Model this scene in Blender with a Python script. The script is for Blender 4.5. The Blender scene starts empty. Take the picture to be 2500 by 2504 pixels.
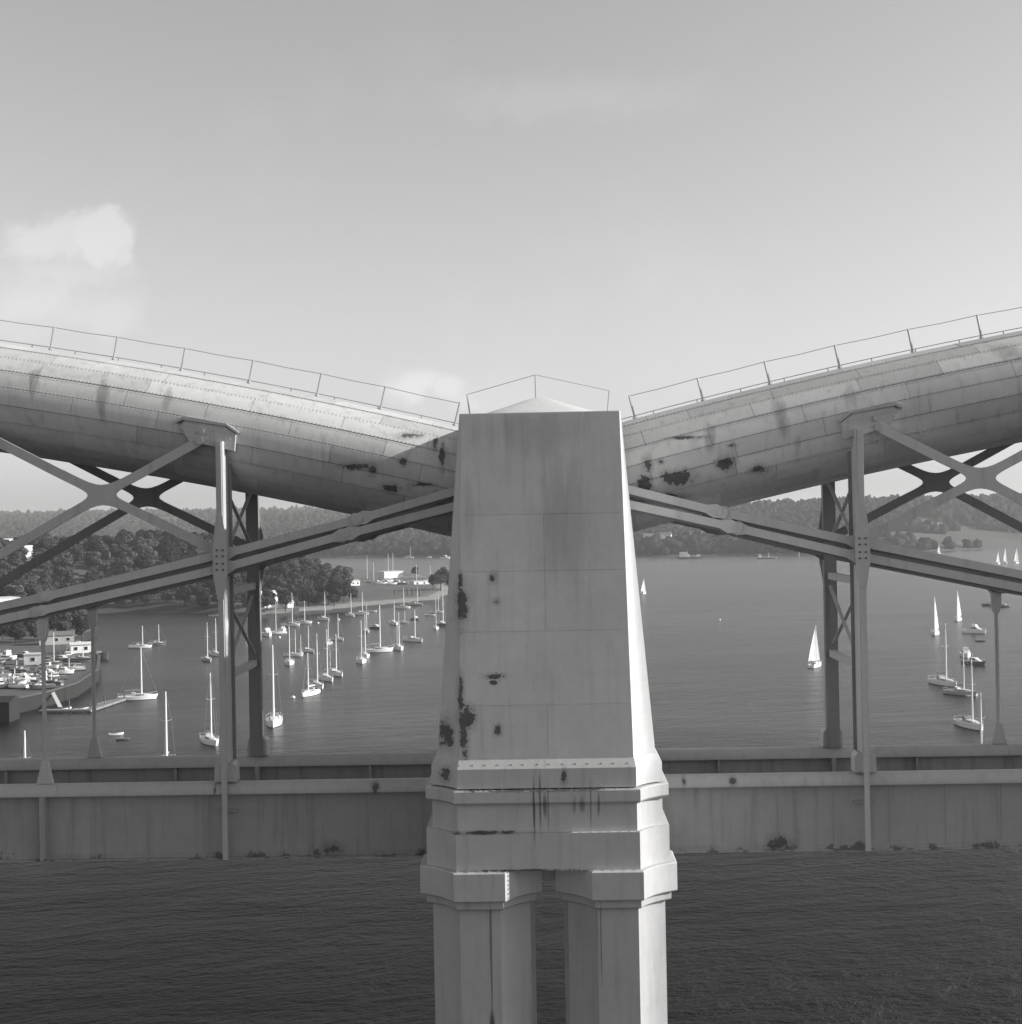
import bpy, bmesh, math, random
import numpy as np
from mathutils import Matrix, Vector
R = math.radians
scene = bpy.context.scene
col = scene.collection
random.seed(7)

# ------------------------------------------------------------------ camera
YAW, PITCH, ROLL = 0.0219456, 0.0048063, -0.0187648
def cam_axes(yaw, pitch, roll):
    cy, sy, cp, sp, cr, sr = math.cos(yaw), math.sin(yaw), math.cos(pitch), math.sin(pitch), math.cos(roll), math.sin(roll)
    f = Vector((-sy*cp, cy*cp, sp)); r = Vector((cy, sy, 0)); u = r.cross(f)
    return cr*r + sr*u, -sr*r + cr*u, f
cr_, cu_, cf_ = cam_axes(YAW, PITCH, ROLL)
cam = bpy.data.cameras.new('camera')
camo = bpy.data.objects.new('camera', cam); col.objects.link(camo)
cam.sensor_fit = 'HORIZONTAL'; cam.sensor_width = 56.0; cam.lens = 56.0*3484.04/2500
cam.clip_start = 0.5; cam.clip_end = 60000
m = Matrix((( cr_.x, cu_.x, -cf_.x, 0.11), (cr_.y, cu_.y, -cf_.y, -49.9016), (cr_.z, cu_.z, -cf_.z, 42.0), (0, 0, 0, 1)))
camo.matrix_world = m
scene.camera = camo

# ------------------------------------------------------------------ light, sky, exposure
SUN_EL, SUN_BEHIND = R(22.5), R(0.4)          # evening sun, square from the right along the bridge
to_sun = Vector((math.cos(SUN_EL)*math.cos(SUN_BEHIND), math.cos(SUN_EL)*math.sin(SUN_BEHIND), math.sin(SUN_EL)))
sl = bpy.data.lights.new('sun', 'SUN'); sl.energy = 3.9; sl.angle = R(0.53); sl.color = (1.0, 0.99, 0.97)
so = bpy.data.objects.new('sun', sl); col.objects.link(so)
so.rotation_euler = (-to_sun).to_track_quat('-Z', 'Y').to_euler(); so.location = (60, 30, 90)
scene.view_settings.view_transform = 'Standard'; scene.view_settings.look = 'None'
scene.view_settings.gamma = 1.0; scene.view_settings.use_curve_mapping = False
scene.view_settings.exposure = 0.76
scene.cycles.max_bounces = 6
scene.cycles.diffuse_bounces = 3
scene.cycles.glossy_bounces = 3
scene.cycles.volume_bounces = 1
SKY_STRENGTH = 0.10

class NT:
    """small helper to write node trees"""
    def __init__(s, tree):
        s.t = tree; tree.nodes.clear()
    def n(s, typ, ins=None, **kw):
        nd = s.t.nodes.new(typ)
        for k, v in kw.items(): setattr(nd, k, v)
        for k, v in (ins or {}).items():
            sk = nd.inputs[k]
            if isinstance(v, bpy.types.NodeSocket): s.t.links.new(v, sk)
            elif v is not None: sk.default_value = v
        return nd
    def math(s, op, a, b=None, c=None, clamp=False):
        nd = s.n('ShaderNodeMath', operation=op, use_clamp=clamp)
        for i, v in enumerate((a, b, c)):
            if v is None: continue
            if isinstance(v, bpy.types.NodeSocket): s.t.links.new(v, nd.inputs[i])
            else: nd.inputs[i].default_value = v
        return nd.outputs[0]
    def vec(s, op, a, b=None):
        nd = s.n('ShaderNodeVectorMath', operation=op)
        for i, v in enumerate((a, b)):
            if v is None: continue
            if isinstance(v, bpy.types.NodeSocket): s.t.links.new(v, nd.inputs[i])
            else: nd.inputs[i].default_value = v
        return nd.outputs['Value'] if op in ('LENGTH', 'DISTANCE', 'DOT_PRODUCT') else nd.outputs[0]
    def smooth(s, v, a, b, lo=0.0, hi=1.0):
        nd = s.n('ShaderNodeMapRange', {0: v, 1: a, 2: b, 3: lo, 4: hi}, interpolation_type='SMOOTHSTEP')
        return nd.outputs[0]
    def noise(s, vec, scale, detail=4, rough=0.55):
        return s.n('ShaderNodeTexNoise', {'Vector': vec, 'Scale': scale, 'Detail': detail, 'Roughness': rough}).outputs[0]
    def mix(s, fac, a, b):
        nd = s.n('ShaderNodeMix', data_type='FLOAT')
        for i, v in ((0, fac), (2, a), (3, b)):
            if isinstance(v, bpy.types.NodeSocket): s.t.links.new(v, nd.inputs[i])
            else: nd.inputs[i].default_value = v
        return nd.outputs[0]
    def grey(s, v):
        return s.n('ShaderNodeCombineColor', {0: v, 1: v, 2: v}).outputs[0]

world = bpy.data.worlds.new('World'); scene.world = world; world.use_nodes = True
w = NT(world.node_tree)
sky = w.n('ShaderNodeTexSky', sky_type='NISHITA', sun_disc=False)
sky.sun_elevation = SUN_EL; sky.sun_rotation = R(90) - SUN_BEHIND
sky.altitude = 50; sky.air_density = 1.0; sky.dust_density = 1.0; sky.ozone_density = 1.0
rgb = w.n('ShaderNodeSeparateColor', {0: sky.outputs[0]})            # panchromatic film: a little more blue than the eye
bw = w.math('ADD', w.math('ADD', w.math('MULTIPLY', rgb.outputs[0], .22), w.math('MULTIPLY', rgb.outputs[1], .33)), w.math('MULTIPLY', rgb.outputs[2], .45))
gen = w.n('ShaderNodeTexCoord').outputs['Generated']
sep = w.n('ShaderNodeSeparateXYZ', {0: gen})
yy = w.math('MAXIMUM', sep.outputs[1], 0.05)
uu = w.math('DIVIDE', sep.outputs[0], yy); vv = w.math('DIVIDE', sep.outputs[2], yy)
uv = w.n('ShaderNodeCombineXYZ', {0: uu, 1: vv, 2: 0.0}).outputs[0]
wc = w.n('ShaderNodeTexNoise', {'Vector': uv, 'Scale': 26.0, 'Detail': 7, 'Roughness': .62}).outputs[1]
uvw = w.vec('ADD', uv, w.vec('MULTIPLY', w.vec('SUBTRACT', wc, (.5, .5, .5)), (.055, .042, 0)))
cn = w.noise(uv, 60.0, 8, 0.6); cn2 = w.noise(gen, 5.0, 6, 0.6)
def cloud(cx, cz, rx, rz, amp, edge=0.55):
    d = w.vec('LENGTH', w.vec('DIVIDE', w.vec('SUBTRACT', uvw, (cx, cz, 0)), (rx, rz, 1)))
    d = w.math('ADD', d, w.math('MULTIPLY', w.math('SUBTRACT', cn, 0.5), 1.1))
    return w.math('MULTIPLY', w.smooth(d, 1.0+edge*0.5, 1.0-edge, 0, 1), amp)
cm = None
for a in ((-0.352, .205, .030, .019, .62, .65), (-0.330, .207, .022, .018, .60, .6), (-0.308, .208, .022, .022, .72, .5), (-0.300, .196, .014, .016, .6, .6), (-0.335, .181, .05, .014, .40, .8), (-0.350, .160, .06, .022, .42, .9), (-.305, .152, .025, .018, .32, .9),
          (-.088, .099, .020, .013, .60, .7), (-.066, .094, .020, .011, .55, .7), (-.05, .086, .018, .010, .35, .9), (.02, .295, .10, .018, .20, .9)):
    c = cloud(*a); cm = c if cm is None else w.math('MAXIMUM', cm, c)
wisp = w.smooth(cn2, .52, .80, 0, .22)       # thin high cloud everywhere in the sky
cm = w.math('MAXIMUM', cm, wisp)
bright = w.math('ADD', w.math('MULTIPLY', bw, 0.9), 1.15)
val = w.mix(cm, bw, w.math('MULTIPLY', bright, 1.12))
bg = w.n('ShaderNodeBackground', {0: w.grey(val), 1: SKY_STRENGTH})
w.n('ShaderNodeOutputWorld', {0: bg.outputs[0]})

# ------------------------------------------------------------------ materials
MATS = {}
def new_mat(name):
    mt = bpy.data.materials.new(name); mt.use_nodes = True
    MATS[name] = mt
    return mt, NT(mt.node_tree)
def finish(t, colour, rough, bump=None, bstr=0.2, bdist=0.02, metallic=0.0, spec=0.5, alpha=None):
    ins = {'Base Color': colour, 'Roughness': rough, 'Metallic': metallic, 'Specular IOR Level': spec}
    if bump is not None:
        ins['Normal'] = t.n('ShaderNodeBump', {'Height': bump, 'Strength': bstr, 'Distance': bdist}).outputs[0]
    p = t.n('ShaderNodeBsdfPrincipled', ins)
    t.n('ShaderNodeOutputMaterial', {0: p.outputs[0]})
def simple(name, g, rough=0.6, var=0.15, scale=3.0, spec=0.4, metallic=0.0, objvar=0.0, bump=0.0):
    mt, t = new_mat(name)
    pos = t.n('ShaderNodeTexCoord').outputs['Object']
    nz = t.noise(pos, scale, 5)
    v = t.math('MULTIPLY', t.math('ADD', t.math('MULTIPLY', t.math('SUBTRACT', nz, .5), 2*var), 1.0), g)
    if objvar:
        rn = t.n('ShaderNodeObjectInfo').outputs['Random']
        v = t.math('MULTIPLY', v, t.mix(rn, 1-objvar, 1+objvar))
    finish(t, t.grey(v), rough, nz if bump else None, bump, .05, metallic, spec)
    return mt
def paint(name, g, hard=(), soft=(), speck=0.70, streak=0.25, objvar=0.05, rough=0.55, low_rust=None, rivet_bump=False):
    """weathered grey bridge paint: mottled, streaked down the plates, flaked to dark iron in hard patches"""
    mt, t = new_mat(name)
    pos = t.n('ShaderNodeNewGeometry').outputs['Position']
    n_big = t.noise(pos, 0.55, 5, .6); n_mid = t.noise(pos, 3.2, 7, .62); n_fine = t.noise(pos, 16.0, 6, .65); n_rag = t.noise(pos, 2.6, 9, .72)
    sv = t.vec('MULTIPLY', pos, (3.6, 3.6, 0.28))
    st = t.smooth(t.noise(sv, 1.0, 5, .6), .48, .78, 0, streak)
    v = t.math('ADD', t.math('MULTIPLY', t.math('SUBTRACT', n_big, .5), .28), 1.0)
    v = t.math('ADD', v, t.math('MULTIPLY', t.math('SUBTRACT', n_mid, .5), .20))
    v = t.math('ADD', v, t.math('MULTIPLY', t.math('SUBTRACT', n_fine, .5), .16))
    v = t.math('MULTIPLY', v, t.math('SUBTRACT', 1.0, st))
    rn = t.n('ShaderNodeObjectInfo').outputs['Random']
    v = t.math('MULTIPLY', v, t.mix(rn, 1-objvar, 1+objvar))
    for (cx, cy, cz, rx, ry, rz, amp) in soft:
        d = t.vec('LENGTH', t.vec('DIVIDE', t.vec('SUBTRACT', pos, (cx, cy, cz)), (rx, ry, rz)))
        d = t.math('ADD', d, t.math('MULTIPLY', t.math('SUBTRACT', t.noise(sv, .9, 4), .5), 1.8))
        v = t.math('MULTIPLY', v, t.smooth(d, 0.4, 1.15, 1-amp, 1))
    rust = t.smooth(n_mid, speck, speck+.03, 0, .85)
    n_grain = t.noise(pos, 42.0, 2, .7)
    v = t.math('MULTIPLY', v, t.math('ADD', .86, t.math('MULTIPLY', n_grain, .28)))
    dmin = None
    for (cx, cy, cz, rx, ry, rz) in hard:
        d = t.vec('LENGTH', t.vec('DIVIDE', t.vec('SUBTRACT', pos, (cx, cy, cz)), (rx, ry, rz)))
        dmin = d if dmin is None else t.math('MINIMUM', dmin, d)
    if dmin is not None:                                             # flaked core, ragged flecks round it, stained margin
        rag = t.math('MULTIPLY', t.math('SUBTRACT', n_rag, .5), 4.6)
        core = t.smooth(t.math('ADD', dmin, rag), 1.0, .80, 0, .92)
        fleck = t.math('MULTIPLY', t.smooth(n_fine, .56, .64), t.smooth(t.math('ADD', dmin, rag), 2.6, 1.0, 0, .75))
        rust = t.math('MAXIMUM', rust, t.math('MAXIMUM', core, fleck))
        v = t.math('MULTIPLY', v, t.smooth(t.math('ADD', dmin, t.math('MULTIPLY', rag, .5)), .7, 2.3, .72, 1))
    if low_rust is not None:
        z = t.n('ShaderNodeSeparateXYZ', {0: pos}).outputs[2]
        h = t.math('ADD', z, t.math('MULTIPLY', t.math('SUBTRACT', t.noise(t.vec('MULTIPLY', pos, (1.1, 1.1, .7)), 1.6, 6, .65), .40), 2.2))
        rust = t.math('MAXIMUM', rust, t.smooth(h, low_rust+.12, low_rust-.05, 0, .8))
    v = t.mix(rust, t.math('MULTIPLY', v, g), t.math('ADD', t.math('MULTIPLY', n_rag, .13), .01))
    hgt = t.math('SUBTRACT', t.math('MULTIPLY', n_fine, .35), t.math('MULTIPLY', rust, .5))
    finish(t, t.grey(v), rough, hgt, .35, .01, 0.0, .35)
    return mt

TOWER_HARD = ((-2.36, -7.2, 39.47, .17, 1, .48), (-2.38, -7.2, 40.18, .06, 1, .2), (-2.28, -7.3, 36.1, .24, 1, .26), (-2.44, -7.3, 36.7, .09, 1, .45),
              (-2.36, -7.3, 35.45, .13, 1, .62), (-1.41, -7.2, 40.25, .10, 1, .14), (-1.34, -7.2, 39.52, .09, 1, .08), (-1.34, -7.3, 35.67, .10, 1, .13),
              (-1.41, -7.2, 37.3, .22, 1, .07), (-1.45, -7.2, 37.1, .09, 1, .05), (-2.92, -6.8, 35.5, .22, .6, .40), (.62, -7.5, 34.25, .10, .4, .22))
TOWER_SOFT = ((.95, -7.1, 41.8, .8, 1, 2.2, .17), (-.25, -7.1, 44.6, 1.6, 1, .8, .16), (.1, -7.1, 41.2, .5, 1, 2.0, .10), (-2.1, -7.1, 42.0, .2, 1, 1.4, .15))
BAND_SOFT = tuple((x, -7.45, 33.5, w_, .5, L_, a_) for x, w_, L_, a_ in ((-.30, .045, 1.1, .75), (-.12, .04, .95, .6), (.02, .07, .45, .6), (.12, .03, .8, .45), (.9, .06, .35, .4), (1.12, .12, .35, .5), (1.38, .035, 1.0, .5), (1.62, .05, .5, .55)))
COL_SOFT = ((-1.66, -7.5, 29.0, .035, .4, 3.0, .6), (-1.66, -7.5, 26.8, .09, .4, .7, .75), (1.62, -7.5, 29.6, .03, .4, 1.8, .5))
TUBE_HARD = ((4.62, -2, 43.25, .42, 2, .22), (3.62, -2, 43.75, .13, 2, .22), (4.06, -2, 43.8, .09, 2, .08), (3.55, -2, 43.05, .20, 2, .22), (4.75, -2, 42.55, .2, 2, .14),
             (6.2, -2, 43.7, .25, 2, .14), (7.3, -2, 43.5, .26, 2, .12), (5.0, -2, 44.6, .5, 2, .05), (4.35, -2, 42.65, .35, 2, .07), (6.45, -2, 44.3, .12, 2, .06),
             (-5.5, -2, 43.75, .13, 2, .20), (-6.05, -2, 43.85, .45, 2, .10), (-4.34, -2, 44.87, .32, 2, .09), (-3.45, -2, 44.55, .08, 2, .2), (-4.5, -2, 43.98, .1, 2, .12),
             (-3.2, -2, 44.1, .08, 2, .35), (-4.9, -2, 43.1, .25, 2, .12), (-3.9, -2, 43.2, .3, 2, .06))
TUBE_SOFT = ((8.1, -2, 45.2, .28, 2, .7, .35), (5.7, -2, 44.5, .22, 2, .6, .38), (8.6, -2, 44.4, .15, 2, .4, .3), (6.3, -2, 43.9, .5, 2, .5, .22), (-14.6, -2, 46.4, .22, 2, .8, .42), (-16.9, -2, 46.9, .2, 2, .7, .35),
             (-12.4, -2, 46.2, .15, 2, .5, .3), (-18.4, -2, 46.9, .2, 2, .8, .3), (10.4, -2, 45.9, .25, 2, .5, .25), (15.7, -2, 47.3, .6, 2, .4, .3))
paint('tower_paint', .55, TOWER_HARD, TOWER_SOFT, speck=.80, streak=.16)
paint('band_paint', .44, ((-2.95, -7.0, 34.3, .14, .5, .18), (-.9, -7.6, 33.93, 1.2, .3, .035), (.7, -7.6, 33.92, .9, .3, .03), (-1.9, -7.6, 32.68, .9, .3, .035), (-.6, -7.6, 31.57, 1.2, .3, .03), (.62, -7.47, 34.3, .07, .3, .22)), BAND_SOFT, speck=.765, streak=.2)
paint('column_paint', .38, (), COL_SOFT, speck=.80, streak=.22)
paint('tube_paint', .50, TUBE_HARD, TUBE_SOFT, speck=.745, streak=.24, objvar=.13)
paint('chain_paint', .46, (), (), speck=.74, streak=.15, objvar=.08)
paint('girder_paint', .31, ((-7.05, -2.6, 31.12, .25, 1, .18), (7.71, -2.6, 31.12, .3, 1, .2), (-5.58, -2.9, 33.2, .1, 1, .12)), (), speck=.75, streak=.28, low_rust=31.03)
paint('flange_paint', .40, ((-5.58, -2.9, 33.2, .10, 1, .14), (4.6, -2.9, 33.25, .06, 1, .12), (6.2, -2.9, 33.25, .1, 1, .1), (-10.9, -2.9, 33.2, .04, 1, .2)), (), speck=.735, streak=.15)
paint('post_paint', .43, (), (), speck=.73, streak=.2)
paint('shade_paint', .20, (), (), speck=.70, streak=.3)  # darker grey: shade under the tube and in the chain gaps painted in
simple('seam_iron', .07, .8)
simple('dark_iron', .10, .7)
simple('ballast', .14, .9, .4, 8)

def make_water():
    mt, t = new_mat('estuary_water')
    pos = t.n('ShaderNodeNewGeometry').outputs['Position']
    rot = t.n('ShaderNodeVectorRotate', {'Vector': pos, 'Angle': R(-16)}, rotation_type='Z_AXIS').outputs[0]
    warp = t.n('ShaderNodeTexNoise', {'Vector': pos, 'Scale': .06, 'Detail': 2}).outputs[1]
    p2 = t.vec('ADD', rot, t.vec('MULTIPLY', warp, (5, 5, 0)))
    a = t.noise(t.vec('MULTIPLY', p2, (.20, .46, 1)), 1.0, 2, .5)
    b = t.noise(t.vec('MULTIPLY', p2, (.75, 1.45, 1)), 1.0, 3, .6)
    c = t.noise(t.vec('MULTIPLY', p2, (2.6, 4.2, 1)), 1.0, 3, .6)
    d_ = t.noise(t.vec('MULTIPLY', p2, (.045, .15, 1)), 1.0, 2, .5)
    gust = t.noise(t.vec('MULTIPLY', pos, (.006, .022, 1)), 1.0, 3, .55)
    yw = t.n('ShaderNodeSeparateXYZ', {0: pos}).outputs[1]
    amp = t.math('MULTIPLY', t.smooth(gust, .32, .68, .65, 1.15), t.smooth(yw, 60, 260, 1.0, .36))   # choppier in the tide race by the bridge
    h = t.math('ADD', t.math('ADD', t.math('ADD', t.math('MULTIPLY', d_, .9), t.math('MULTIPLY', a, .60)), t.math('MULTIPLY', b, .46)), t.math('MULTIPLY', c, .13))
    h = t.math('MULTIPLY', h, amp)
    bmp = t.n('ShaderNodeBump', {'Height': h, 'Strength': 1.0, 'Distance': 1.6}).outputs[0]
    p = t.n('ShaderNodeBsdfPrincipled', {'Base Color': (.006, .006, .006, 1), 'Roughness': t.smooth(yw, 60, 260, .42, .25), 'IOR': t.smooth(yw, 60, 260, 1.18, 1.36), 'Normal': bmp})
    t.n('ShaderNodeOutputMaterial', {0: p.outputs[0]})
make_water()

def leaf_mat(name, g):
    mt, t = new_mat(name)
    oi = t.n('ShaderNodeObjectInfo').outputs['Random']
    pos = t.n('ShaderNodeNewGeometry').outputs['Position']
    nz = t.noise(pos, .45, 4, .65)
    v = t.math('MULTIPLY', t.mix(oi, .55, 1.6), g)
    v = t.math('MULTIPLY', v, t.math('ADD', .5, nz))
    d = t.n('ShaderNodeBsdfDiffuse', {0: t.grey(v)}).outputs[0]
    tr = t.n('ShaderNodeBsdfTranslucent', {0: t.grey(v)}).outputs[0]
    mx = t.n('ShaderNodeMixShader', {0: .25, 1: d, 2: tr}).outputs[0]
    t.n('ShaderNodeOutputMaterial', {0: mx})
leaf_mat('leaf', .062); leaf_mat('wood_leaf', .034)
simple('bark', .07, .9, .3, 2)

def hill_mat():
    mt, t = new_mat('fields')
    pos = t.n('ShaderNodeNewGeometry').outputs['Position']
    vo = t.n('ShaderNodeTexVoronoi', {'Vector': t.vec('MULTIPLY', pos, (1, .55, 0)), 'Scale': .006})
    f = t.n('ShaderNodeSeparateColor', {0: vo.outputs['Color']}).outputs[0]
    nz = t.noise(pos, .02, 6, .6)
    v = t.math('ADD', t.math('MULTIPLY', f, .05), t.math('MULTIPLY', nz, .08))
    finish(t, t.grey(t.math('ADD', v, .02)), .95, spec=.1)
hill_mat()
def shore_mat():
    mt, t = new_mat('shore_ground')
    pos = t.n('ShaderNodeNewGeometry').outputs['Position']
    z = t.n('ShaderNodeSeparateXYZ', {0: pos}).outputs[2]
    nz = t.noise(pos, .12, 6, .65); nf = t.noise(pos, .8, 5, .7)
    zz = t.math('ADD', z, t.math('MULTIPLY', t.math('SUBTRACT', nz, .5), 1.2))
    mud = t.math('ADD', .045, t.math('MULTIPLY', nf, .04))
    sand = t.math('ADD', .14, t.math('MULTIPLY', nf, .16))
    grass = t.math('ADD', .06, t.math('MULTIPLY', nz, .12))
    px_ = t.n('ShaderNodeSeparateXYZ', {0: pos}).outputs[0]
    v = t.mix(t.math('MULTIPLY', t.smooth(zz, 1.1, 1.35), t.smooth(px_, -150, -130)), mud, sand)
    v = t.mix(t.smooth(zz, 2.5, 3.0), v, grass)
    finish(t, t.grey(v), .95, nf, .5, .2, spec=.1)
shore_mat()
simple('concrete', .085, .9, .35, .5, bump=.3)
simple('stone_wall', .022, .9, .4, .9, bump=.4)
simple('hull_white', .80, .25, .06, 1.5, .5)
simple('hull_dark', .10, .35, .2, 1.5, .5)  # dark hull paint, reused on the crew figures
simple('hull_mid', .38, .35, .1, 1.5, .5)
simple('boat_deck', .62, .6, .1, 2)
simple('boat_glass', .02, .08, .1, 2, .6)
simple('boat_canvas', .30, .8, .2, 3, objvar=.5)
simple('spar', .82, .35, .05, 2, .5)
simple('wire', .25, .5)
mt, t = new_mat('sailcloth')
v_ = t.math('ADD', .80, t.math('MULTIPLY', t.noise(t.n('ShaderNodeTexCoord').outputs['Object'], .6, 4), .08))
mx_ = t.n('ShaderNodeMixShader', {0: .4, 1: t.n('ShaderNodeBsdfDiffuse', {0: t.grey(v_)}).outputs[0], 2: t.n('ShaderNodeBsdfTranslucent', {0: t.grey(v_)}).outputs[0]}).outputs[0]
t.n('ShaderNodeOutputMaterial', {0: mx_})
simple('cockpit', .22, .8)
simple('antifoul', .05, .7)
simple('wall_white', .75, .85, .08, .8)
simple('wall_grey', .42, .85, .12, .8)
simple('roof_slate', .16, .75, .2, 1.2)
simple('roof_pale', .58, .7, .1, .8)
simple('car_paint', .35, .3, .05, 1, .6, objvar=.85)
simple('rubber', .03, .8)
simple('timber', .20, .9, .4, 1.5)
simple('pale_rail', .55, .6)

# ------------------------------------------------------------------ mesh helpers
class MB:
    def __init__(s): s.v = []; s.f = []
    def add(s, verts, faces):
        o = len(s.v); s.v += [tuple(p) for p in verts]; s.f += [tuple(i+o for i in f) for f in faces]; return s
    def box(s, x0, x1, y0, y1, z0, z1):
        return s.add([(x0,y0,z0),(x1,y0,z0),(x1,y1,z0),(x0,y1,z0),(x0,y0,z1),(x1,y0,z1),(x1,y1,z1),(x0,y1,z1)],
                     [(0,3,2,1),(4,5,6,7),(0,1,5,4),(1,2,6,5),(2,3,7,6),(3,0,4,7)])
    def loft(s, rings, cap=True):
        n = len(rings[0]); vs = [p for r in rings for p in r]; fs = []
        for k in range(len(rings)-1):
            for i in range(n):
                j = (i+1) % n
                fs.append((k*n+i, k*n+j, (k+1)*n+j, (k+1)*n+i))
        if cap: fs += [tuple(reversed(range(n))), tuple(range((len(rings)-1)*n, len(rings)*n))]
        return s.add(vs, fs)
    def prism_xz(s, poly, y0, y1):
        return s.loft([[(x, y0, z) for x, z in poly], [(x, y1, z) for x, z in poly]])
    def prism_xy(s, poly, z0, z1):
        return s.loft([[(x, y, z0) for x, y in poly], [(x, y, z1) for x, y in poly]])
    def prism_yz(s, poly, x0, x1):
        return s.loft([[(x0, y, z) for y, z in poly], [(x1, y, z) for y, z in poly]])
    def tube(s, pts, rads, n=8, cap=True):
        pts = [Vector(p) for p in pts]; rings = []
        for i, p in enumerate(pts):
            d = (pts[min(i+1, len(pts)-1)] - pts[max(i-1, 0)]).normalized()
            a = d.cross(Vector((0, 0, 1)) if abs(d.z) < .9 else Vector((1, 0, 0))).normalized(); b = d.cross(a)
            r = rads[i] if isinstance(rads, (list, tuple)) else rads
            rings.append([p + a*r*math.cos(2*math.pi*k/n) + b*r*math.sin(2*math.pi*k/n) for k in range(n)])
        return s.loft(rings, cap)
    def bar(s, p0, p1, w, h, up=(0, 0, 1)):
        p0, p1 = Vector(p0), Vector(p1); d = (p1-p0).normalized()
        a = d.cross(Vector(up)).normalized()*w/2; b = a.cross(d).normalized()*h/2
        return s.loft([[p+a+b, p-a+b, p-a-b, p+a-b] for p in (p0, p1)])
    def mesh(s, name, mat, smooth=None, recalc=True):
        me = bpy.data.meshes.new(name); me.from_pydata(s.v, [], s.f)
        if recalc:
            bm = bmesh.new(); bm.from_mesh(me); bmesh.ops.recalc_face_normals(bm, faces=bm.faces); bm.to_mesh(me); bm.free()
        if mat: me.materials.append(MATS[mat])
        if smooth is not None:
            me.polygons.foreach_set('use_smooth', [True]*len(me.polygons)); me.set_sharp_from_angle(angle=R(smooth))
        me.update(); return me
    def build(s, name, mat, parent=None, smooth=None, local=False):
        return link(name, s.mesh(name, mat, smooth), parent, local)
def link(name, me, parent=None, local=False):
    o = bpy.data.objects.new(name, me); col.objects.link(o)
    if parent is not None:
        o.parent = parent
        if not local: o.matrix_parent_inverse = Matrix.Translation(-wloc(parent))
    return o
def wloc(o):
    return Vector(o.location) if o.type == 'EMPTY' else Vector((0, 0, 0))
def thing(name, label, cat, loc=(0, 0, 0), rz=0.0, group=None):
    o = bpy.data.objects.new(name, None); col.objects.link(o); o.location = loc; o.rotation_euler = (0, 0, rz)
    o.empty_display_size = .3
    return tag(o, label, cat, group)
def tag(o, label=None, cat=None, group=None, kind=None):
    if label: o['label'] = label
    if cat: o['category'] = cat
    if group: o['group'] = group
    if kind: o['kind'] = kind
    return o
def structure(o): o['kind'] = 'structure'; return o
def copy_tree(o, parent=None):
    c = o.copy(); col.objects.link(c); c.parent = parent
    for ch in o.children: copy_tree(ch, c)
    return c
def smoothstep(x): x = np.clip(x, 0, 1); return x*x*(3-2*x)

# ------------------------------------------------------------------ the setting: water, hills, shore
wm = MB().add([(-9000, -600, 0), (9000, -600, 0), (9000, 8600, 0), (-9000, 8600, 0)], [(0, 1, 2, 3)])
structure(wm.build('water', 'estuary_water'))

rng = np.random.default_rng(11)
def lattice_noise(x, y, s, seed):
    x = np.asarray(x, float)/s; y = np.asarray(y, float)/s
    xi, yi = np.floor(x).astype(int), np.floor(y).astype(int); fx, fy = x-xi, y-yi
    fx = fx*fx*(3-2*fx); fy = fy*fy*(3-2*fy)
    def h(a, b):
        n = (a*374761393 + b*668265263 + seed*974711) & 0x7fffffff
        n = ((n ^ (n >> 13))*1274126177) & 0x7fffffff
        return ((n ^ (n >> 16)) & 0xffff)/65535.0
    return (h(xi, yi)*(1-fx)+h(xi+1, yi)*fx)*(1-fy) + (h(xi, yi+1)*(1-fx)+h(xi+1, yi+1)*fx)*fy
# far side of the estuary: u = x/(y+50) is the bearing, r the distance along y
U  = [-.9, -.40, -.28, -.09, -.05, .085, .20, .25, .36, .55, .9]
SH = [1900, 1900, 1850, 1632, 1590, 1482, 1433, 1460, 1600, 1750, 1900]
CR = [66, 66, 62, 58, 56, 47, 48, 51, 50, 48, 45]
WD = [2200, 2200, 2000, 1500, 1300, 800, 620, 520, 520, 600, 700]
def hill_z(u, r):
    s = np.interp(u, U, SH); c = np.interp(u, U, CR); wd = np.interp(u, U, WD)
    x = u*r
    d = r - s + (lattice_noise(x, r*0, 60, 3)-.5)*30
    low = 9*smoothstep(d/70)
    up = (c-9)*smoothstep((d-60)/wd)
    nz = (lattice_noise(x, r, 260, 1)-.5)*13*smoothstep(d/400) + (lattice_noise(x, r, 90, 2)-.5)*5*smoothstep(d/150)
    far = 22*smoothstep((r-3600)/1500)*lattice_noise(x, r, 900, 5)
    return np.where(d < 0, d*.08, low+up+nz+far)
us = np.linspace(-.75, .75, 190); rs = np.concatenate([np.linspace(1340, 2600, 85), np.linspace(2640, 7000, 40)])
GU, GR = np.meshgrid(us, rs); GZ = hill_z(GU, GR)
nv = len(us)
hm = MB(); hm.v = [(float(u*r), float(r-49.9), float(max(z, -6))) for u, r, z in zip(GU.ravel(), GR.ravel(), GZ.ravel())]
hm.f = [(k*nv+i, k*nv+i+1, (k+1)*nv+i+1, (k+1)*nv+i) for k in range(len(rs)-1) for i in range(nv-1)]
structure(hm.build('hills', 'fields', smooth=60))

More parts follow.
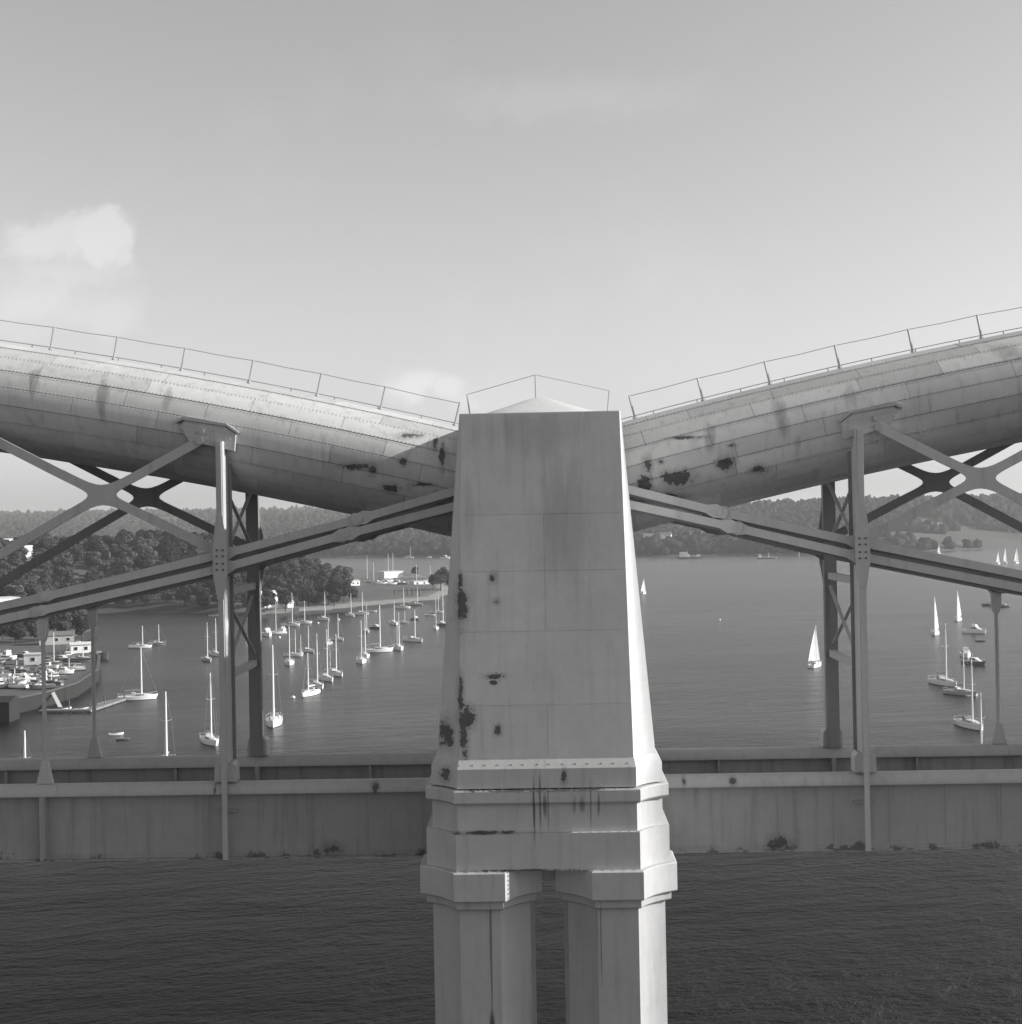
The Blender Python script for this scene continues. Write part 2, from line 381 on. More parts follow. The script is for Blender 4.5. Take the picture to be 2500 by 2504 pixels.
# near left shore
POLY = np.array([(-330, 470), (-171, 481), (-218, 636), (-205, 638), (-183, 633), (-150, 610), (-127, 572), (-116, 590), (-91, 623), (-67, 658), (-50, 687), (-49, 768),
                 (-63, 903), (-87, 999), (-118, 1067), (-150, 1142), (-190, 1290), (-420, 1330), (-520, 900), (-480, 470)], float)
def signed_distance(px, py):
    px = np.asarray(px, float); py = np.asarray(py, float)
    ins = np.zeros(px.shape, bool); dm = np.full(px.shape, 1e9)
    n = len(POLY)
    for i in range(n):
        ax, ay = POLY[i]; bx, by = POLY[(i+1) % n]
        t = np.clip(((px-ax)*(bx-ax)+(py-ay)*(by-ay))/((bx-ax)**2+(by-ay)**2), 0, 1)
        dm = np.minimum(dm, np.hypot(px-ax-t*(bx-ax), py-ay-t*(by-ay)))
        c = ((ay > py) != (by > py)) & (px < (bx-ax)*(py-ay)/(by-ay+1e-12)+ax)
        ins ^= c
    return np.where(ins, dm, -dm)
def land_z(x, y):
    d = signed_distance(x, y) + (lattice_noise(x, y, 22, 8)-.5)*5
    z = np.where(d < 0, d*.12, np.minimum(d*.30, 3.0))
    hill = 21*smoothstep((-100-x)/110)*smoothstep((d-8)/105)*smoothstep((np.asarray(y)-470)/140)
    return z + hill + (lattice_noise(x, y, 45, 9)-.5)*2.5*smoothstep(d/30)
xs = np.arange(-540, -24, 6.0); ys = np.arange(440, 1360, 8.0)
GX, GY = np.meshgrid(xs, ys); GZ = land_z(GX, GY); nv = len(xs)
lm = MB(); lm.v = [(float(a), float(b), float(max(c, -4))) for a, b, c in zip(GX.ravel(), GY.ravel(), GZ.ravel())]
lm.f = [(k*nv+i, k*nv+i+1, (k+1)*nv+i+1, (k+1)*nv+i) for k in range(len(ys)-1) for i in range(nv-1)]
structure(lm.build('shore_ground', 'shore_ground', smooth=60))
# quay
QUAY = [(-122, 262), (-117, 283), (-116, 300), (-121, 333), (-133, 373), (-150, 408), (-166, 447), (-171, 490), (-330, 490), (-330, 262)]
structure(MB().prism_xy(QUAY, -3, 3.3).build('quay', 'concrete'))
wallb = MB()
for a, b in zip(QUAY[:7], QUAY[1:8]):
    wallb.bar((a[0], a[1], 1.45), (b[0], b[1], 1.45), .5, 3.3)
structure(wallb.build('quay_wall_facing', 'stone_wall'))
kerb = MB()
for a, b in zip(QUAY[:7], QUAY[1:8]):
    kerb.bar((a[0], a[1], 3.45), (b[0], b[1], 3.45), .8, .3)
structure(kerb.build('quay_kerb', 'concrete'))

# ------------------------------------------------------------------ woods
def ico(sub):
    bm = bmesh.new(); bmesh.ops.create_icosphere(bm, subdivisions=sub, radius=1)
    v = np.array([x.co for x in bm.verts]); f = np.array([[q.index for q in p.verts] for p in bm.faces]); bm.free(); return v, f
def mass(name, pts, mat, label, cat, sub, seed):
    """one mass of far crowns: lumpy, each of its own size and height"""
    g = np.random.default_rng(seed); bv, bf = ico(sub); n = len(pts)
    size = np.clip(pts[:, 1]/2300, 1, 2)[:, None, None]*g.uniform(.7, 1.3, n)[:, None, None]*np.stack([g.uniform(4.2, 6.2, n), g.uniform(4.2, 6.2, n), g.uniform(3.8, 6.5, n)], -1)[:, None, :]
    jit = 1 + g.normal(0, .26, (n, len(bv), 1))
    V = bv[None]*jit*size + pts[:, None, :]; V[..., 2] += size[:, :, 2]*.75
    F = bf[None] + (np.arange(n)*len(bv))[:, None, None]
    V = V.reshape(-1, 3); F = F.reshape(-1, 3)
    me = bpy.data.meshes.new(name); me.vertices.add(len(V)); me.vertices.foreach_set('co', V.ravel().astype(np.float32))
    me.loops.add(F.size); me.loops.foreach_set('vertex_index', F.ravel().astype(np.int32))
    me.polygons.add(len(F)); me.polygons.foreach_set('loop_start', np.arange(0, F.size, 3, dtype=np.int32))
    me.materials.append(MATS[mat]); me.update(); me.validate()
    return tag(link(name, me), label, cat, kind='stuff')
g = np.random.default_rng(5)
N = 44000
u = g.uniform(-.44, .44, N); r = 1400 + 3200*g.uniform(0, 1, N)**1.7
x = u*r; z = hill_z(u, r); sd = r - np.interp(u, U, SH)
den = lattice_noise(x, r, 120, 21)*.55 + lattice_noise(x, r, 45, 22)*.45
crest = sd > np.interp(u, U, WD)*.72
front = sd < 95
rightfields = (u > .235) & (sd > 20) & (sd < 150)
keep = (z > 1.2) & ((den > np.where(rightfields, .53, .45)) | (front & (den > .16) & ~rightfields) | (crest & (den > .36)))
P = np.stack([x, r-49.9, z], -1)[keep]
near = P[:, 1] < 2150
mass('far_woodland', P[near], 'wood_leaf', 'dark woods and hedges over the far bank of the estuary', 'woodland', 2, 3)
mass('distant_woodland', P[~near], 'wood_leaf', 'hazy hedges and woods on the distant hilltops', 'woodland', 1, 4)

def crown_mesh(seed, tall, n_lobe, leaves):
    """crown of leaf clumps: leaves spread over the outside of many lobes, with gaps between them"""
    g = np.random.default_rng(seed); vs = []; fs = []
    lobes = []
    for k in range(n_lobe):
        a = g.uniform(0, 2*math.pi); e = g.uniform(-.35, 1.0); rad = g.uniform(.25, .8)
        c = np.array([math.cos(a)*rad*4.6*math.sqrt(max(0, 1-e*e*.75)), math.sin(a)*rad*4.6*math.sqrt(max(0, 1-e*e*.75)), e*tall*.5])
        lobes.append((c, g.uniform(1.5, 2.7)))
    lobes.append((np.zeros(3), 3.0))
    for k in range(leaves):
        c, rr = lobes[g.integers(len(lobes))]
        d = g.normal(0, 1, 3); d /= np.linalg.norm(d)
        if d[2] < -.4 and g.random() < .6: d[2] *= -1
        p = c + d*rr*g.uniform(.72, 1.08)*np.array([1, 1, .85])
        nrm = d + g.normal(0, .45, 3); nrm /= np.linalg.norm(nrm)
        t = np.cross(nrm, [0, 0, 1.0]); t /= (np.linalg.norm(t)+1e-6); b = np.cross(nrm, t)
        s = g.uniform(.40, .85); q = g.uniform(.5, .9)
        o = len(vs); vs += [tuple(p+t*s), tuple(p+b*s*q), tuple(p-t*s), tuple(p-b*s*q)]; fs.append((o, o+1, o+2, o+3))
    me = bpy.data.meshes.new('crown'); me.from_pydata(vs, [], fs); me.materials.append(MATS['leaf']); me.update(); return me
crowns = [crown_mesh(31+i, (9.5, 8, 11, 8.5, 7.5, 10)[i], (11, 13, 12, 15, 10, 14)[i], 1500) for i in range(6)]
def trunk_mesh(seed):
    g = random.Random(seed); mb = MB()
    mb.tube([(0, 0, -1), (.1, 0, 2), (.05, .15, 5), (0, 0, 8)], [.45, .34, .26, .12], 7)
    for k in range(5):
        a = g.uniform(0, 6.28); z = g.uniform(3, 6); L = g.uniform(2, 3.6)
        mb.tube([(0, 0, z), (math.cos(a)*L*.5, math.sin(a)*L*.5, z+L*.5), (math.cos(a)*L, math.sin(a)*L, z+L*1.0)], [.17, .11, .05], 5)
    return mb.mesh('trunk', 'bark', 50)
trunks = [trunk_mesh(i) for i in range(3)]
TREE_N = 0
def tree(x, y, z, s, rz, k, label, group):
    global TREE_N
    TREE_N += 1
    t = thing('tree', label, 'tree', (x, y, z), rz, group); t.scale = (s, s, s)
    link('trunk', trunks[k % 3], t, True)
    c = link('crown', crowns[k % 6], t, True); c.location = (0, 0, 7.4)
    return t
gt = random.Random(12); placed = []
CLEAR = [(-133, 622, 14), (-134, 636, 10), (-119, 612, 13), (-119, 800, 16), (-222, 512, 20), (-288, 735, 22), (-118, 815, 22), (-330, 905, 20), (-95, 870, 40)]
cand = []
for i in range(9000):
    x, y = gt.uniform(-420, -60), gt.uniform(478, 1010)
    if x/(y+50) < -.405: continue
    cand.append((x, y))
zz = land_z(np.array([c[0] for c in cand]), np.array([c[1] for c in cand]))
sdist = signed_distance(np.array([c[0] for c in cand]), np.array([c[1] for c in cand]))
for (x, y), z, d in sorted(zip(cand, zz, sdist), key=lambda q: q[0][1]):
    if d < 4 or z < 1.6: continue
    if x > -84 - max(0, (y-600))*.20: continue                    # the spit is open ground
    if any((x-a)**2+(y-b)**2 < c*c for a, b, c in CLEAR): continue
    sp = 8.0 if d < 25 else 10.5
    if any((x-a)**2+(y-b)**2 < sp*sp for a, b in placed): continue
    placed.append((x, y))
    if len(placed) > 285: break
for i, (x, y) in enumerate(placed):
    z = float(land_z(np.array([x]), np.array([y]))[0]); edge = float(signed_distance(np.array([x]), np.array([y]))[0]) < 22
    s = gt.uniform(.62, 1.0) if edge else gt.uniform(.8, 1.25)
    tree(x, y, z-.2 - (1.6 if edge else .6), s, gt.uniform(0, 6.28), gt.randrange(6),
         'leafy tree at the water edge of the left wooded bank' if edge else 'leafy tree in the dense wood on the left bank', 'trees of the left bank')
for (x, y, s, lab) in ((-57, 742, 1.0, 'dark round tree at the tip of the spit beside the pier'), (-61, 738, .75, 'lower dark bush left of the tree at the spit tip'),
                       (-52, 750, .9, 'dark tree half hidden by the pier at the spit tip'), (-168, 466, .62, 'bushy tree on the bank above the dark hulk'), (-176, 458, .7, 'tree behind the quay sheds, left of the bank bush'),
                       (-184, 470, .75, 'tree between the quay and the wood'), (-196, 462, .8, 'tree beside the white flats'), (-190, 440, .6, 'low tree behind the laid-up boats'), (-206, 452, .7, 'tree at the left edge behind the quay'), (-86, 905, .6, 'small tree behind the boatyard masts'), (-70, 900, .5, 'low bush right of the boatyard masts')):
    tree(x, y, max(.5, float(land_z(np.array([x]), np.array([y]))[0]) if y > 480 else 3.2)-.9, s, gt.uniform(0, 6), gt.randrange(6), lab, None)

back = [(-172, 428), (-179, 432), (-186, 436), (-166, 440), (-158, 434), (-193, 428), (-176, 421)]
for k in range(27):
    x, y = back[k] if k < 7 else (-176 - gt.uniform(0, 78), 432 + gt.uniform(0, 55))
    if x/(y+50) < -.41: continue
    tree(x, y, 2.4, gt.uniform(.45, .8), gt.uniform(0, 6), gt.randrange(6), 'bushy tree crowding the back of the quay', 'trees behind the quay')

# ------------------------------------------------------------------ central pier
PX = .09
def ring(hw, y0, y1, c, z, sag=.10, n=6, cx=PX):
    """rectangle with four hollow (coved) corners"""
    pts = []
    for (sx, yy, sy, flip) in ((1, y0, 1, False), (1, y1, -1, True), (-1, y1, -1, False), (-1, y0, 1, True)):
        a = Vector((sx*(hw-c), yy)); b = Vector((sx*hw, yy+sy*c))
        if flip: a, b = b, a
        mid_in = Vector((-sx, sy)).normalized()
        L = (b-a).length
        arc = []
        for k in range(n+1):
            t = k/n; p = a.lerp(b, t) + mid_in*(sag*L*4*t*(1-t))
            arc.append((cx+p.x, p.y, z))
        pts += arc
    return pts
pier = thing('central_pier', 'pale iron tower of the bridge on paired octagonal columns', 'bridge pier', (PX, 0, 0))
Y1 = -3.35
for sgn in (-1, 1):                                                 # the two legs, near and far side of the track
    def rg(hw, yf, c, z, yb=Y1, sag=.10):
        p = ring(hw, yf, yb, c, z, sag)
        return p if sgn < 0 else [(a, -b, d) for a, b, d in p]
    leg = MB().loft([rg(3.33, -7.30, .72, 34.62), rg(2.43, -6.95, .03, 45.2)]).build('tower_leg', 'tower_paint', pier, 25)
    def lv(profile, name, mat='band_paint'):
        return MB().loft([rg(hw, yf, hw-fw, z, Y1-.0+dy) for hw, yf, fw, z, dy in profile]).build(name, mat, pier, 25)
    lv([(3.50, -7.47, 2.66, 33.97, .05), (3.50, -7.47, 2.66, 34.55, .05), (3.36, -7.33, 2.62, 34.80, .05)], 'plinth')
    lv([(3.62, -7.58, 2.74, 33.52, .12), (3.68, -7.63, 2.77, 33.58, .12), (3.68, -7.63, 2.77, 33.90, .12), (3.66, -7.61, 2.76, 33.93, .12)], 'string_course')
    lv([(3.49, -7.45, 2.67, 32.5, .04), (3.49, -7.45, 2.67, 33.6, .04)], 'recessed_band')
    lv([(3.68, -7.62, 2.73, 31.55, .14), (3.68, -7.62, 2.73, 32.66, .14)], 'lower_band')
    bolts = MB()
    for z, yf, fw, st in ((32.66, -7.57, 2.7, .46), (33.93, -7.57, 2.7, .55), (31.56, -7.70, 2.7, .5), (34.66, -7.40, 2.6, .62)):
        k = -fw
        while k < fw:
            bolts.box(PX+k-.014, PX+k+.014, sgn*-yf-.02 if sgn > 0 else yf-.02, (sgn*-yf if sgn > 0 else yf)+.04, z-.02, z+.03); k += st*.62*(1+.1*math.sin(k*7))
    tag(bolts.build('ledge_bolts', 'band_paint', pier), kind='stuff')
    # plates on the outer face of the leg
    def face(t, z):                                                 # t -1..1 across, z height -> point on the sloping face
        f = (z-34.62)/(45.2-34.62); hw = 2.61+(2.40-2.61)*f; y = -7.30+.35*f
        return Vector((PX+t*hw, y, z))
    rows = [34.84, 36.42, 38.62, 40.42, 42.12, 45.19]
    for k in range(5):
        cells = [(-.995, .995)] if k == 4 else [(-.995, .02), (.024, .995)]
        if k == 1: cells = [(-.995, .995)]
        for a, b in cells:
            z0, z1 = rows[k]+.012, rows[k+1]-.012
            q = [face(a, z0), face(b, z0), face(b, z1), face(a, z1)]
            o = Vector((0, -.016, 0)); i_ = Vector((0, .01, 0))
            if sgn > 0: q = [Vector((p.x, -p.y, p.z)) for p in q]; o = -o; i_ = -i_
            MB().loft([[p+i_ for p in q], [p+o for p in q]]).build('panel', 'tower_paint', pier)
    # columns
    for sx in (-1, 1):
        cx = PX + sx*2.045; cyc = 6.0*sgn
        def oc(a, z, sag=.085):
            p = ring(a, -a, a, a*(1-.4142), z, sag, 6, cx); return [(q[0], q[1]+cyc, q[2]) for q in p]
        c = MB().loft([oc(1.475, -4), oc(1.475, 30.45)]).build('column', 'column_paint', pier, 25)
        MB().loft([oc(1.62, 30.40), oc(1.66, 30.44), oc(1.66, 30.68)]).build('neck_ring', 'column_paint', c, 25)
        MB().loft([oc(1.80, 30.68), oc(1.84, 30.72), oc(1.84, 31.52), oc(1.80, 31.55)]).build('capital', 'band_paint', c, 25)
MB().prism_xz([(PX-.9, 31.5), (PX-.9, 30.75), (PX-.45, 30.9), (PX-.2, 30.98), (PX+.2, 30.98), (PX+.45, 30.9), (PX+.9, 30.75), (PX+.9, 31.5)], -6.5, 6.5).build('tie_beam', 'column_paint', pier)
MB().box(PX-1.9, PX+1.9, -3.4, 3.4, 40.2, 41.2).box(PX-1.15, PX+1.15, -2.3, 2.3, 41.2, 45.4).build('crosshead', 'tower_paint', pier)
roof = []
for f, h in ((1.0, 45.18), (.97, 45.25), (.75, 45.48), (.5, 45.74), (.25, 46.02), (.10, 46.17), (.02, 46.22)):
    roof.append([(PX+2.38*f*math.copysign(abs(math.cos(a))**.6, math.cos(a)), 6.7*f*math.copysign(abs(math.sin(a))**.5, math.sin(a)), h) for a in [2*math.pi*k/28 for k in range(28)]])
MB().loft(roof).build('roof', 'tower_paint', pier, 40)
hr = None
tops = [(-2.44, -.2, 46.37), (-.04, -.2, 47.01), (2.53, -.2, 46.40)]
bases = [(-2.30, -.2, 45.25), (-.04, -.2, 46.1), (2.40, -.2, 45.25)]
for a, b in zip(bases, tops): MB().tube([a, b], .03, 6).build('railing_post', 'post_paint', pier)
wr = MB()
for k in range(2): wr.tube([tops[k], tops[k+1]], .010, 5)
wr.build('railing_wire', 'wire', pier)

# ------------------------------------------------------------------ tubes
A_, B_, C_ = 42.576, .2664, .00283
RA, RB = 2.55, 1.90
def axis(t):
    return A_ + B_*t - C_*t*t
def tube_pt(sg, t, th, off=0.0):
    s = B_ - 2*C_*t; L = math.hypot(1, s)
    nx, nz = -s/L, 1/L
    rr = (RB+off)*math.sin(th)
    return (sg*(t + nx*rr), -(RA+off)*math.cos(th), axis(t) + nz*rr)     # th=0 is the near side, 90 deg the top
def make_tube(sg, label):
    T = thing('tube', label, 'bridge tube', (sg*1.0, 0, axis(1.0)))
    ts = [1.15] + [1.5+k*1.0 for k in range(28)]
    MB().loft([[tube_pt(sg, t, 2*math.pi*k/32) for k in range(32)] for t in range(28, 82, 3)]).build('far_tube_length', 'tube_paint', T, 40)
    MB().loft([[tube_pt(sg, t, 2*math.pi*k/40, -.035) for k in range(40)] for t in ts]).build('inner_shell', 'seam_iron', T, 40)
    NS = 20; g = random.Random(3 if sg > 0 else 4)
    for s in range(NS):
        th0 = R(9+18*s); out = .016 if s % 2 else 0.0
        gap = .0050
        edges = [1.2]; e = 1.2 + (2.9 if s % 2 else 1.7) + g.uniform(-.2, .2)
        if s in (0, 1, 2, 19, 18): e -= .3
        while e < 26.5: edges.append(e); e += 3.3 + g.uniform(-.7, .7)
        edges.append(28.0)
        for a, b in zip(edges[:-1], edges[1:]):
            n_t, n_a = 2, 3; a2, b2 = a+.0065, b-.0065
            vs = []; fs = []
            ob = out + g.uniform(-.004, .004)
            for lay, off in ((0, ob), (1, -.03)):
                for i in range(n_t+1):
                    for j in range(n_a+1):
                        th = th0+gap + (R(18)-2*gap)*j/n_a
                        vs.append(tube_pt(sg, a2+(b2-a2)*i/n_t, th, off))
            M = (n_t+1)*(n_a+1); q = lambda i, j, l: l*M + i*(n_a+1)+j
            for i in range(n_t):
                for j in range(n_a):
                    fs.append((q(i, j, 0), q(i+1, j, 0), q(i+1, j+1, 0), q(i, j+1, 0)))
            for i in range(n_t): fs += [(q(i, 0, 0), q(i, 0, 1), q(i+1, 0, 1), q(i+1, 0, 0)), (q(i, n_a, 0), q(i+1, n_a, 0), q(i+1, n_a, 1), q(i, n_a, 1))]
            for j in range(n_a): fs += [(q(0, j, 0), q(0, j+1, 0), q(0, j+1, 1), q(0, j, 1)), (q(n_t, j, 0), q(n_t, j, 1), q(n_t, j+1, 1), q(n_t, j+1, 0))]
            me = bpy.data.meshes.new('plate'); me.from_pydata(vs, [], fs)
            if sg < 0: me.flip_normals()
            me.materials.append(MATS['tube_paint'])
            me.polygons.foreach_set('use_smooth', [True]*len(me.polygons)); me.update()
            nr = []
            for lay in (0, 1):
                for i in range(n_t+1):
                    for j in range(n_a+1):
                        th = th0+gap + (R(18)-2*gap)*j/n_a; t_ = a2+(b2-a2)*i/n_t
                        c0 = Vector(tube_pt(sg, t_, th, 0)); c1 = Vector(tube_pt(sg, t_, th+.01, 0)); c2 = Vector(tube_pt(sg, t_+.05, th, 0))
                        nn_ = (c1-c0).cross(c2-c0).normalized()
                        if nn_.dot(c0 - Vector((sg*t_, 0, axis(t_)))) < 0: nn_ = -nn_
                        nr.append(nn_)
            me.normals_split_custom_set_from_vertices(nr)
            link('plate', me, T)
    # rivet lines along a few seams
    rv = MB()
    for s in (0, 1, 2, 3, 19, 18):
        th = R(9+18*s)
        for d in (-.02, .02):
            t = 2.4
            while t < 19:
                c = Vector(tube_pt(sg, t, th+d, .016)); o = Vector(tube_pt(sg, t, th+d, .035))
                rv.tube([c, o], [.018, .008], 5); t += .13
    tag(rv.build('rivets', 'tube_paint', T), kind='stuff')
    # handrail over the crown of the tube
    H = MB(); up = lambda t, h: Vector(tube_pt(sg, t, R(90), h)) + Vector((0, -.3, 0))
    pts = {-1: (3.35, 5.9, 8.1, 10.45, 12.8, 15.15, 17.35, 19.7, 22.0, 24.3, 26.6), 1: (3.85, 6.2, 8.5, 10.9, 13.4, 15.75, 18.1, 20.4, 22.7, 25.0, 27.2)}[sg]
    xs_ = [2.5+.5*k for k in range(51)]
    lower = MB().tube([up(t, .10) for t in xs_], .016, 6).build('handrail_foot_rail', 'post_paint', T)
    for k, t in enumerate(xs_):
        if k % 3 == 1: MB().tube([up(t, -.04), up(t, .10)], .018, 6).build('stub', 'post_paint', lower)
    for k, t in enumerate(pts):
        p = MB().tube([up(t, -.04), up(t, .83)], [.042, .036], 6).build('handrail_post', 'post_paint', T)
        MB().tube([up(t, .01), up(t, .06)], [.09, .07], 8).build('post_foot', 'post_paint', p)
    wire = [up(pts[0], .81)]
    for a, b in zip(pts[:-1], pts[1:]): wire += [up((a+b)/2, .785), up(b, .81)]
    MB().tube(wire, .011, 5).build('handrail_wire', 'wire', T)
    MB().loft([[(sg*1.18, -2.4, 41.2), (sg*2.3, -2.4, 41.3), (sg*2.3, -2.4, 43), (sg*1.18, -2.4, 42.8)], [(sg*1.18, 2.4, 41.2), (sg*2.3, 2.4, 41.3), (sg*2.3, 2.4, 43), (sg*1.18, 2.4, 42.8)]]).build('saddle', 'dark_iron', T)
    return T
make_tube(-1, 'sunlit riveted iron tube sloping up to the left from the tower')
make_tube(1, 'greyer riveted iron tube sloping up to the right from the tower')

# ------------------------------------------------------------------ chains
NODE_U = [(1.9, 43.18), (5.93, 42.10), (10.55, 41.0), (16.5, 39.70), (22.65, 38.50), (28.8, 37.5)]
NODE_L = [(1.9, 42.66), (6.4, 41.59), (10.55, 40.54), (16.7, 39.22), (22.65, 38.05), (28.8, 37.1)]
def dogbone(p, q, h, r, n=5):
    """outline of one link: a bar with round eyes at both ends"""
    p, q = Vector(p), Vector(q); d = (q-p).normalized(); nn = Vector((-d.y, d.x)); out = []
    L = (q-p).length
    prof = [(r*1.3, h), (r*.95, h*1.25)]
    def side(sn, rev):
        pts = [(r*.55, r*.84), (r*1.6, h), (L-r*1.6, h), (L-r*.55, r*.84)]
        pts = [p + d*a + nn*sn*b for a, b in pts]
        return pts[::-1] if rev else pts
    out += side(-1, False)
    out += [q + d*r*math.sin(a) - nn*r*math.cos(a) for a in (R(60), R(90), R(120))]
    out += side(1, True)
    out += [p - d*r*math.sin(a) + nn*r*math.cos(a) for a in (R(60), R(90), R(120))]
    return [(v.x, v.y) for v in out]
def make_chain(sg, sy, label):
    T = thing('suspension_chain', label, 'suspension chain', (sg*2.0, sy*2.67, 42.9))
    for nodes, tier in ((NODE_U, 0), (NODE_L, 1)):
        for k in range(len(nodes)-1):
            for j in range(4):
                off = -.235 + .135*j + (.0675 if k % 2 else 0)
                a, b = nodes[k], nodes[k+1]
                dz_ = 0 if j == 0 else -.075                        # the inner plates hang a little lower
                poly = [(sg*x, z+dz_) for x, z in dogbone(a, b, .135, .28 if k < 2 else .22)]
                y = sy*2.67 + off*(1 if sy < 0 else -1)
                if sy > 0: y -= 0
                MB().prism_xz(poly, y-.022, y+.022).build('link', 'chain_paint' if j == 0 and sy < 0 else 'shade_paint', T)
        for k in range(1, len(nodes)-1):
            x, z = nodes[k]
            MB().tube([(sg*x, sy*2.67-.30, z), (sg*x, sy*2.67+.30, z)], .105, 10).build('pin', 'chain_paint', T)
for sg, sy, lab in ((-1, -1, 'near chain of flat iron links falling left from the tower'), (1, -1, 'near chain of flat iron links falling right from the tower'),
                    (-1, 1, 'far chain of iron links behind the near one, left of the tower'), (1, 1, 'far chain of iron links behind the near one, right of the tower')):
    make_chain(sg, sy, lab)

# ------------------------------------------------------------------ hangers, frames and braces
def make_post(sg, sy, x, label, group):
    zo = float(np.interp(x, [n[0] for n in NODE_U], [n[1] for n in NODE_U])) - 41.0; ztop = axis(x) - 45.07
    T = thing('hanger_post', label, 'bridge post', (sg*x, sy*2.63, 33.45), 0, group)
    s = sy
    yo, yi = s*3.02, s*2.22
    MB().box(sg*x-.115, sg*x+.115, min(yo, yi), max(yo, yi), 33.47, 44.75+ztop).build('shaft', 'post_paint' if s < 0 else 'shade_paint', T)
    MB().box(sg*x-.225, sg*x+.225, min(s*2.2, s*2.16), max(s*2.2, s*2.16), 33.47, 44.6+ztop).build('inner_flange', 'shade_paint', T)
    MB().box(sg*x-.085, sg*x+.085, min(s*3.10, s*3.021), max(s*3.10, s*3.021), 30.93, 44.72+ztop).build('outer_rib', 'post_paint', T)
    f = [(-.10, 42.3), (.10, 42.3), (.22, 41.45), (.24, 41.2), (.24, 40.35), (.20, 40.1), (.10, 39.5), (-.10, 39.5), (-.20, 40.1), (-.24, 40.35), (-.24, 41.2), (-.22, 41.45)]
    nd = MB().prism_xz([(sg*x+a, b+zo) for a, b in f], min(s*3.135, s*3.105), max(s*3.135, s*3.105)).build('node_plate', 'post_paint', T)
    bl = MB()
    for dz in (41.15+zo, 40.95+zo, 40.7+zo, 40.5+zo):
        for dx in (-.1, .1): bl.box(sg*x+dx-.03, sg*x+dx+.03, min(s*3.165, s*3.135), max(s*3.165, s*3.135), dz-.03, dz+.03)
    tag(bl.build('bolts', 'dark_iron', nd), kind='stuff')
    sh = MB().prism_xz([(sg*x-.36, 33.47), (sg*x+.36, 33.47), (sg*x+.34, 34.0), (sg*x+.24, 34.12), (sg*x-.24, 34.12), (sg*x-.34, 34.0)], s*2.63-.30, s*2.63+.30).build('base_shoe', 'post_paint', T)
    # bracket riveted to the side of the tube
    zc = axis(x)
    yb0, yb1 = s*2.50, s*2.70
    sl_ = lambda dx: zc + (B_-2*C_*x)*dx
    poly = [(-.45, sl_(-.45)-.55), (1.05, sl_(1.05)-.50), (1.35, sl_(1.35)-.05), (1.2, sl_(1.2)+.16), (-.15, sl_(-.15)+.22), (-.5, sl_(-.5)+.02)]
    br = MB().prism_xz([(sg*(x+a), b) for a, b in poly], min(yb0, yb1), max(yb0, yb1)).build('tube_bracket', 'post_paint', T)
    MB().prism_xz([(sg*(x+a), b) for a, b in [(-.62, sl_(-.62)+.10), (-.2, sl_(-.2)+.32), (1.25, sl_(1.25)+.27), (1.5, sl_(1.5)+.10), (1.5, sl_(1.5)+.02), (1.25, sl_(1.25)+.17), (-.2, sl_(-.2)+.23), (-.55, sl_(-.55)+.04)]], min(s*2.48, s*2.76), max(s*2.48, s*2.76)).build('bracket_lip', 'post_paint', br)
    MB().tube([(sg*(x+.62), s*2.68, sl_(.62)-.1), (sg*(x+.62), s*2.8, sl_(.62)-.1)], .10, 10).build('pin', 'post_paint', br)
    rvt = MB()
    for i in range(9):
        for j in range(3):
            a = -.3+.19*i; b = sl_(a)-.34+.17*j
            rvt.box(sg*(x+a)-.022, sg*(x+a)+.022, min(s*2.725, s*2.70), max(s*2.725, s*2.70), b-.022, b+.022)
    tag(rvt.build('rivets', 'post_paint', br), kind='stuff')
def star_brace(sg, sy, label):
    T = thing('cross_brace', label, 'bridge brace', (sg*14.57, sy*2.67, 43.05))
    c = Vector((14.57, 43.05)); ends = [Vector((11.25, 44.80)), Vector((10.62, 41.05)), Vector((22.65, 38.55)), Vector((22.65, 47.35))]
    order = [ends[3], ends[0], ends[1], ends[2]]                    # going round
    hw = .155; out = []
    dirs = [(e-c).normalized() for e in order]
    for i in range(4):
        d, e = dirs[i], order[i]; nn = Vector((-d.y, d.x)); dn = dirs[(i+1) % 4]; nn2 = Vector((-dn.y, dn.x))
        out.append(e - nn*hw); out.append(e + nn*hw)
        # fillet from this arm to the next
        ang = d.angle(dn); k = 1.75
        a = c + d*k + nn*hw; b = c + dn*k - nn2*hw
        bis = (d+dn).normalized(); tgt = .47 if ang < R(80) else .34
        c1 = (((a+b)*.5 - c).dot(bis) - tgt)/(.375*(d+dn).dot(bis))
        p1, p2 = a - d*c1, b - dn*c1
        for t in [j/10 for j in range(11)]: out.append(a*(1-t)**3 + p1*3*t*(1-t)**2 + p2*3*t*t*(1-t) + b*t**3)
    # prism needs one orientation
    y = sy*2.67
    MB().prism_xz([(sg*p.x, p.y) for p in out], y-.045, y+.045).build('brace_plate', 'post_paint' if sy < 0 else 'shade_paint', T)
    for e in ends[:2]:
        MB().tube([(sg*e.x, y-.12, e.y), (sg*e.x, y+.12, e.y)], .14, 10).build('end_pin', 'post_paint', T)
